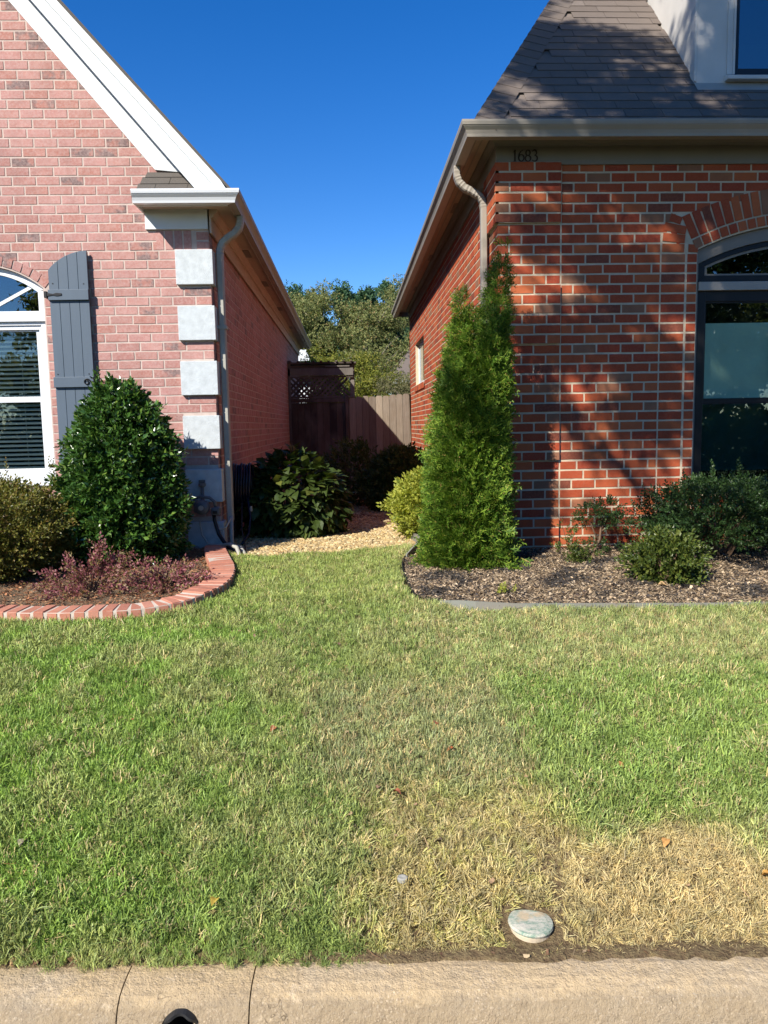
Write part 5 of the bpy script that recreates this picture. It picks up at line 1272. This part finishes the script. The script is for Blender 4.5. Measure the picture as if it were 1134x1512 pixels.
hg = root('hedge', (6, -13, 0), 'unseen dark hedge added across the street to darken the pane reflections', 'hedge')  # added out of view so the panes do not mirror the bright horizon
P = np.stack([RNG.uniform(-12, 26, 9000), -13+RNG.uniform(-.6, .6, 9000), RNG.uniform(-.1, 2.1, 9000)], 1); P[:, 2] += .25*np.sin(P[:, 0]*1.3)
merged('foliage', [sprig(5, .3, .14, .24, 400+s) for s in range(3)], frames(P, RNG.normal(size=P.shape)), 'deep', hg, kind='stuff')

# ================================================================== SCATTERED GROUND COVER
SRC = bpy.data.collections.new('scatter_sources')
def scatter(name, protos, mat, P, rot, scl, tint, idx, kind='stuff', label=None, cat=None):
    sub = bpy.data.collections.new(name+'_sources')
    for i, (v, f) in enumerate(protos):
        me = np_mesh('%s_source' % name, v, f, mat); o = bpy.data.objects.new('%s_%02d' % (name, i), me); sub.objects.link(o)
    me = bpy.data.meshes.new(name); n = len(P); me.vertices.add(n); me.vertices.foreach_set('co', np.asarray(P, np.float32).ravel())
    def attr(nm, tp, key, arr):
        a = me.attributes.new(nm, tp, 'POINT'); a.data.foreach_set(key, np.ascontiguousarray(arr).ravel())
    attr('rot', 'FLOAT_VECTOR', 'vector', np.asarray(rot, np.float32)); attr('scl', 'FLOAT_VECTOR', 'vector', np.asarray(scl, np.float32)); attr('idx', 'INT', 'value', np.asarray(idx, np.int32))
    attr('tint', 'FLOAT_COLOR', 'color', np.concatenate([np.asarray(tint, np.float32), np.ones((n, 1), np.float32)], 1))
    ob = bpy.data.objects.new(name, me); COL.objects.link(ob); me.materials.append(M[mat])
    ng = bpy.data.node_groups.new(name+'_scatter', 'GeometryNodeTree')
    ng.interface.new_socket('Geometry', in_out='INPUT', socket_type='NodeSocketGeometry'); ng.interface.new_socket('Geometry', in_out='OUTPUT', socket_type='NodeSocketGeometry')
    N_ = ng.nodes; Lk = ng.links.new; gi = N_.new('NodeGroupInput'); go = N_.new('NodeGroupOutput'); ip = N_.new('GeometryNodeInstanceOnPoints'); ci = N_.new('GeometryNodeCollectionInfo')
    ci.inputs['Collection'].default_value = sub; ci.inputs['Separate Children'].default_value = True; ci.inputs['Reset Children'].default_value = True
    def na(nm, tp):
        q = N_.new('GeometryNodeInputNamedAttribute'); q.data_type = tp; q.inputs['Name'].default_value = nm; return q.outputs[0]
    Lk(gi.outputs[0], ip.inputs['Points']); Lk(ci.outputs[0], ip.inputs['Instance']); ip.inputs['Pick Instance'].default_value = True
    Lk(na('idx', 'INT'), ip.inputs['Instance Index']); Lk(na('rot', 'FLOAT_VECTOR'), ip.inputs['Rotation']); Lk(na('scl', 'FLOAT_VECTOR'), ip.inputs['Scale']); Lk(ip.outputs[0], go.inputs[0])
    md = ob.modifiers.new('scatter', 'NODES'); md.node_group = ng
    return props(ob, label, cat, None, kind)
def tuft(seed, n, L, lean, w_=.0014):
    r = np.random.default_rng(seed); Vs, Fs, off = [], [], 0
    for i in range(n):
        a = r.uniform(0, 6.28); l_ = L*r.uniform(.55, 1.15); le = lean*r.uniform(.3, 1.3); b = np.array([r.normal()*.010, r.normal()*.010, 0]); d = np.array([math.cos(a), math.sin(a), 0]); s_ = np.array([-d[1], d[0], 0])*w_
        tw = r.uniform(-.5, .5); p = [b, b+d*l_*.25*le+np.array([0, 0, l_*.45]), b+d*l_*.62*le+np.array([0, 0, l_*(.82-.15*le)]), b+d*l_*(.55+.45*le)*min(1, le+.1)+np.array([0, 0, l_*(1-.45*le)])]
        q = [p[0]-s_*.7, p[0]+s_*.7, p[1]-s_, p[1]+s_, p[2]-s_*.8, p[2]+s_*.8, p[3]]
        Vs.append(np.array(q)); Fs.append(np.array([[0, 1, 3], [0, 3, 2], [2, 3, 5], [2, 5, 4], [4, 5, 6]])+off); off += 7
    return np.concatenate(Vs), np.concatenate(Fs)
def sstep(a, b, x): t_ = np.clip((x-a)/(b-a), 0, 1); return t_*t_*(3-2*t_)
def nz(X, Y, s, o=0., det=2):
    return np.array([noise.fractal(Vector((x*s, y*s, o)), 1.0, 2.0, det) for x, y in zip(X, Y)])
def lerpc(c, k, col): return c*(1-k[:, None])+np.array(col)[None]*k[:, None]
def boxm(X, Y, x0, x1, y0, y1, e=.10): return sstep(x0-e, x0+e, X)*(1-sstep(x1-e, x1+e, X))*sstep(y0-e, y0+e, Y)*(1-sstep(y1-e, y1+e, Y))
# jittered candidates
def cand(x0, x1, y0, y1, dens):
    n = int((x1-x0)*(y1-y0)*dens); return np.stack([RNG.uniform(x0, x1, n), RNG.uniform(y0, y1, n)], 1)
C_ = np.concatenate([cand(-3.4, -1.9, 2.06, 3.4, 2600), cand(2.1, 3.8, 2.06, 3.0, 2600), cand(3.0, 4.2, 3.0, 4.0, 2400), cand(3.7, 4.6, 4.0, 4.6, 2400), cand(-1.9, 2.1, 2.06, 3.0, 6600), cand(-2.9, 3.0, 3.0, 4.0, 4200), cand(-3.4, 3.7, 4.0, 5.0, 3000), cand(-1.2, .7, 5.0, 7.0, 3400)])
X, Y = C_[:, 0], C_[:, 1]
w1 = nz(X, Y, 3.1); w2 = nz(X, Y, 9., 5.); w3 = nz(X, Y, 26., 9.)
edge_y = curb_y(X)+.012*w2+.01*w3
ok = (Y > edge_y-.022*(X < .1)) & ~poly_in(X, Y, LBED) & ~poly_in(X, Y, [(x_-.03, y_-.0) for x_, y_ in RBED]) & ~poly_in(X, Y+.05*w2, GRAV) & (X > -1.15-(Y < 6)*10) & (Y < 6.85)
ok &= ((X-.535)**2/1.0+(Y-2.235)**2 > .098**2)
X, Y, w1, w2, w3 = X[ok], Y[ok], w1[ok], w2[ok], w3[ok]; n = len(X)
Xw, Yw = X+.08*w2+.04*w3, Y+.12*w1+.06*w2+.02*w3
c = np.tile(np.array([.165, .20, .072]), (n, 1))
c = lerpc(c, 1-sstep(-1.05, -.35, Xw+.35*w1)*.8, (.150, .225, .050))                 # vivid left
c = lerpc(c, sstep(-.15, .4, w1+.4*w2)*.6, (.235, .235, .115)); c = lerpc(c, sstep(.05, .5, -w2-.5*w1)*.35, (.10, .15, .045))                      # straw mottling
dry1 = boxm(Xw, Yw, .04, .74, 1.8, 2.84, .13); dry2 = boxm(Xw, Yw, .66, 1.55, 1.8, 2.58, .11)
dull = boxm(Xw, Yw, -.20, .72, 2.86, 3.7, .10); pale = sstep(3.55, 3.9, Yw)*sstep(.15, .5, Xw)*(1-sstep(4.3, 4.7, Yw)*sstep(1.2, 2., X)); viv = boxm(Xw, Yw, .72, 4., 2.66, 3.75, .14)
topc = sstep(4.3, 5.2, Yw)*(1-sstep(.3, .7, X))
c = lerpc(c, dull*.8, (.195, .205, .115)); c = lerpc(c, pale*.55, (.235, .25, .125)); c = lerpc(c, viv*.6, (.150, .215, .062)); c = lerpc(c, topc*.6, (.20, .23, .075))
c = lerpc(c, dry1*(.55+.45*sstep(-.4, .4, w1-.9*(Y-2.5))), (.33, .265, .14)); c = lerpc(c, dry1*sstep(-.1, .4, w2+.5*w1)*.6, (.26, .26, .095)); c = lerpc(c, dry2*.96, (.35, .265, .165))
straw = RNG.random(n); sm_ = straw < (.09+.2*dull+.2*pale*.7+.5*dry1+.35*dry2)
c[sm_] = np.array([.34, .275, .165])[None]*RNG.uniform(.7, 1.15, (sm_.sum(), 1))
c *= RNG.uniform(.58, 1.3, (n, 1))*(1+.2*w2[:, None])
# seams between sods: thinner, darker
seam = np.exp(-((X-.03-.03*w1-.012*w2)/.028)**2)*(Y < 5.4)+np.exp(-((X-.70+.10*np.clip(2.9-Y, 0, 1)*.9-.03*w1)/.03)**2)*(Y < 3.3)+np.exp(-((Y-2.86-.03*w1)/.018)**2)*((X > .0) & (X < .75))*.7+np.exp(-((Y-2.66-.02*w1)/.015)**2)*((X > .7) & (X < 1.6))*.8
thin = RNG.random(n) > np.clip(seam*.62, 0, .62)
bare = (w2+.6*w3 > .55) & (RNG.random(n) < .45)
sel = thin & ~bare
X, Y, c, w1, w2 = X[sel], Y[sel], c[sel], w1[sel], w2[sel]; n = len(X); dr = (dry1+dry2)[sel]
near_edge = np.clip((Y-curb_y(X)+.03)/.10, .5, 1)
H_ = (1.0-.25*dr+.16*w1)*RNG.uniform(.7, 1.25, n)*near_edge*(1.05-.06*(Y > 3.2))*(.95+.25*viv[sel]+.2*(1-sstep(-1.2, -.5, X)))
rot = np.stack([RNG.normal(size=n)*(.30+.45*dr), RNG.normal(size=n)*(.30+.45*dr), RNG.uniform(0, 6.28, n)], 1)
fl = RNG.random(n) < .15+.25*dr; rot[fl, :2] *= 2.2
Z = zg(Y)+np.array([.018*noise.noise(Vector((x_*3, y_*3, 0))) for x_, y_ in zip(X, Y)])
protos = [tuft(s, 16, .054, .42) for s in range(6)]+[tuft(10+s, 13, .058, .8) for s in range(4)]
scatter('grass', protos, 'blade', np.stack([X, Y, Z], 1), rot, np.stack([np.ones(n), np.ones(n), np.ones(n)], 1)*H_[:, None], np.clip(c*np.array([1.58, 1.72, 1.5]), .01, .85), RNG.integers(0, 10, n))

# gravel
def pebble(seed):
    bm = bmesh.new(); bmesh.ops.create_icosphere(bm, subdivisions=1, radius=1); r = np.random.default_rng(seed); sc = np.array([1, r.uniform(.6, .9), r.uniform(.4, .65)])
    V = np.array([v.co[:] for v in bm.verts])*sc*(1+r.normal(size=(len(bm.verts), 1))*.09); F = np.array([[v.index for v in f.verts] for f in bm.faces]); bm.free(); return V*.5, F
Q = np.concatenate([cand(-1.17, .62, 6.4, 9.5, 2600), cand(-1.17, .62, 9.5, 14.6, 1100)]); q = poly_in(Q[:, 0], Q[:, 1], GRAV); Q = Q[q]; n = len(Q)
ct = np.array([[.54, .40, .22], [.60, .47, .28], [.46, .32, .17], [.64, .53, .36], [.36, .27, .17]])[RNG.integers(0, 5, n)]*RNG.uniform(.62, 1.05, (n, 1))*np.array([.97, .97, .84])
dl = (nz(Q[:, 0], Q[:, 1], 1.6, 2) > .1)&(Q[:, 1] > 7.6); lv = dl & (RNG.random(n) < .5); ct[lv] = np.array([.18, .09, .045])*RNG.uniform(.5, 1.3, (lv.sum(), 1))
sz = RNG.uniform(.024, .050, n)*(1+.3*(Q[:, 1] > 9.5)); scl = np.stack([sz, sz, sz*np.where(lv, .2, 1)], 1)
scatter('gravel', [pebble(s) for s in range(8)], 'stone', np.stack([Q[:, 0], Q[:, 1], zg(Q[:, 1])+.016+RNG.uniform(0, .014, n)], 1), np.stack([RNG.normal(size=n)*.3, RNG.normal(size=n)*.3, RNG.uniform(0, 6.28, n)], 1), scl, ct, RNG.integers(0, 8, n))
# larger edge stones of the path
for i, (x_, y_, s_, lb) in enumerate([(-.55, 6.5, .10, 'flat tan stone at the left of the gravel edge'), (-.28, 6.52, .085, 'pale stone second from left along the gravel edge'), (.05, 6.6, .07, 'small cream stone in the middle of the gravel edge')]):
    v, f = pebble(60+i); tt = np.zeros((1, 4, 4)); tt[0] = np.array(Matrix.LocRotScale(Vector((x_, y_, zg(y_)+.015)), Euler((0, 0, i)), Vector((s_*1.3, s_, s_*.7))))
    o = merged('edge_stone', [(v, f)], tt, 'mortar_r', label=lb, cat='stone', group='stones along the gravel edge')

# bed chips, straw and litter
def chip(seed, lx, ly, lz, bend=.0):
    r = np.random.default_rng(seed); v = np.array([(x_, y_*(1-.4*abs(x_)), z_) for x_ in (-.5, 0, .5) for y_ in (-.5, .5) for z_ in (0, 1)], float); v += r.normal(size=v.shape)*.08; v *= [lx, ly, lz]; v[:, 2] += bend*(np.abs(v[:, 0])/lx)**2
    q = lambda a, b, c_, d: [[a, b, c_], [a, c_, d]]
    f = q(1, 5, 7, 3)+q(5, 9, 11, 7)+q(0, 4, 5, 1)+q(4, 8, 9, 5)+q(2, 3, 7, 6)+q(6, 7, 11, 10)+q(0, 1, 3, 2)+q(8, 10, 11, 9)
    return v, np.array(f)
chips = [chip(s, .032, .014, .004, .004) for s in range(4)]+[chip(9+s, .10, .003, .002, .02) for s in range(3)]+[chip(20+s, .034, .024, .0015, .012) for s in range(3)]
def litter(name, pool, P, cols, wts_, zoff=.03, dark=None):
    n = len(P); k = RNG.choice(len(cols), n, p=wts_); ct = np.array(cols)[k]*RNG.uniform(.65, 1.25, (n, 1))
    if dark is not None: kk = (RNG.random(n) < sstep(.0, .35, dark)*.8); ct[kk] = np.array([.035, .032, .03])*RNG.uniform(.6, 2.2, (kk.sum(), 1))
    ix = np.array(pool)[RNG.integers(0, len(pool), n)]
    return scatter(name, chips, 'chip', np.stack([P[:, 0], P[:, 1], zg(P[:, 1])+zoff+RNG.uniform(-.006, .010, n)], 1), np.stack([RNG.normal(size=n)*.35, RNG.normal(size=n)*.35, RNG.uniform(0, 6.28, n)], 1), np.tile(RNG.uniform(.26, .68, (n, 1)), (1, 3)), ct, ix)
P = cand(.3, 3.6, 4.5, 6.42, 7500); P = P[poly_in(P[:, 0], P[:, 1], RBED) & ((P[:, 1] < 6.42) | (P[:, 0] < 1.24))]
P2 = cand(.38, 1.24, 6.0, 9.5, 1500); P = np.concatenate([P, P2[poly_in(P2[:, 0], P2[:, 1], RBED)]])
nzm = nz(P[:, 0], P[:, 1], 3.0, 4.)
litter('mulch_chips', [0, 1, 2, 3, 4, 5, 6, 7, 8, 9], P, [(.38, .29, .19), (.10, .07, .05), (.46, .37, .26), (.24, .17, .10), (.05, .045, .045)], [.27, .2, .2, .13, .2], dark=nzm)
P = cand(-4.2, -.9, 4.7, 7.05, 2300); P = P[poly_in(P[:, 0], P[:, 1], LBED)]
litter('pine_straw', [0, 1, 4, 5, 6, 4, 5, 6, 7, 8, 9], P, [(.34, .15, .075), (.22, .10, .05), (.42, .24, .13), (.14, .07, .04), (.48, .36, .24)], [.32, .22, .2, .16, .1], .038)
P = cand(-1.8, 2.0, 2.2, 4.6, 22); P = P[~poly_in(P[:, 0], P[:, 1], LBED) & (P[:, 1] > curb_y(P[:, 0])+.02)]
litter('lawn_litter', [7, 8, 9, 4, 5], P, [(.36, .24, .14), (.42, .30, .18), (.30, .12, .06), (.20, .13, .09)], [.4, .3, .1, .2], .034)
P = np.stack([RNG.uniform(-1.3, 1.5, 60), np.zeros(60)], 1); P[:, 1] = curb_y(P[:, 0])+np.abs(RNG.normal(size=60))*-.012+.012
litter('kerb_litter', [7, 8, 4, 5], P, [(.30, .18, .10), (.42, .32, .2), (.18, .10, .06)], [.4, .3, .3], .006)
# clipped blades hanging over the kerb
def spill():
    mb = MB(); n = 420
    for i in range(n+1):
        x = -2.2+4.6*i/n; y = curb_y(x); d = .006+.020*max(0, noise.noise(Vector((x*5, 1, 0)))+.15)+.012*abs(noise.noise(Vector((x*25, 3, 0))))*(1 if x > .1 else .25)+(.02 if .1 < x < 1.4 else 0)*abs(noise.noise(Vector((x*8, 7, 0))))*2
        d = d if x > .05 else .004
        for yy, h in ((y+.06, .004), (y, .008), (y-d*.6, .006), (y-d, .0015)): mb.v.append((x, yy, h))
    for i in range(n):
        for k in range(3): a = i*4+k; mb.f.append((a, a+1, a+5, a+4))
    mb.build('soil_spill', 'soil', kind='structure', smooth=True)
spill()
# individual fallen leaves
def dead_leaf(seed):
    v, f = leaf(.045, .034, .35, .012, True); r = np.random.default_rng(seed); return v+r.normal(size=v.shape)*.0015, f
for i, (x_, y_, col_, lb) in enumerate([(-.354, 3.287, (.36, .13, .06), 'rust-red fallen leaf on the lawn, left of centre'), (-1.126, 3.14, (.42, .30, .18), 'curled tan leaf in the vivid grass at the far left'), (-.466, 2.358, (.50, .36, .06), 'small yellow leaf in the grass near the kerb'),
     (.409, 3.071, (.50, .14, .05), 'bright orange-red leaf just right of the middle seam'), (1.045, 2.93, (.50, .20, .08), 'orange leaf in the vivid green grass on the right'), (1.357, 3.02, (.46, .34, .22), 'pale tan leaf in the right-hand grass, rightmost but one'),
     (.134, 2.825, (.46, .16, .08), 'small red leaf on the middle sod seam'), (.297, 2.559, (.10, .07, .05), 'dark brown curled leaf on the straw-coloured patch'), (1.086, 2.529, (.48, .25, .08), 'orange-brown leaf at the upper edge of the tan dead patch'), (1.336, 2.355, (.52, .28, .07), 'golden leaf at the right edge of the dead patch'),
     (-1.194, 2.617, (.46, .38, .27), 'large pale dry leaf at the left edge of the lawn'), (-1.388, 3.652, (.38, .24, .14), 'brown leaf in the grass below the brick border'), (-.75, 2.95, (.40, .30, .2), 'crumpled tan leaf left of the rust-red one'), (2.05, 5.0, (.55, .36, .18), 'large tan leaf on the mulch before the round shrub')]):
    t = NT('fallen_leaf_%02d' % i); t.bsdf(t.mix(t.rng(t.noise(90), .4, .6), col_, tuple(q*.6 for q in col_)), .7, None, .2)
    v, f = dead_leaf(i); me = np_mesh('fallen_leaf', v, f, t.m, True); o = bpy.data.objects.new('fallen_leaf', me); o.location = (x_, y_, zg(y_)+.040); o.rotation_euler = (random.uniform(-.3, .3), random.uniform(-.3, .3), random.uniform(0, 6)); COL.objects.link(o)
    s_ = 1.3 if i in (10, 13) else .85; o.scale = (s_,)*3; props(o, lb, 'leaf', 'fallen leaves on the ground')
bpy.context.view_layer.update()
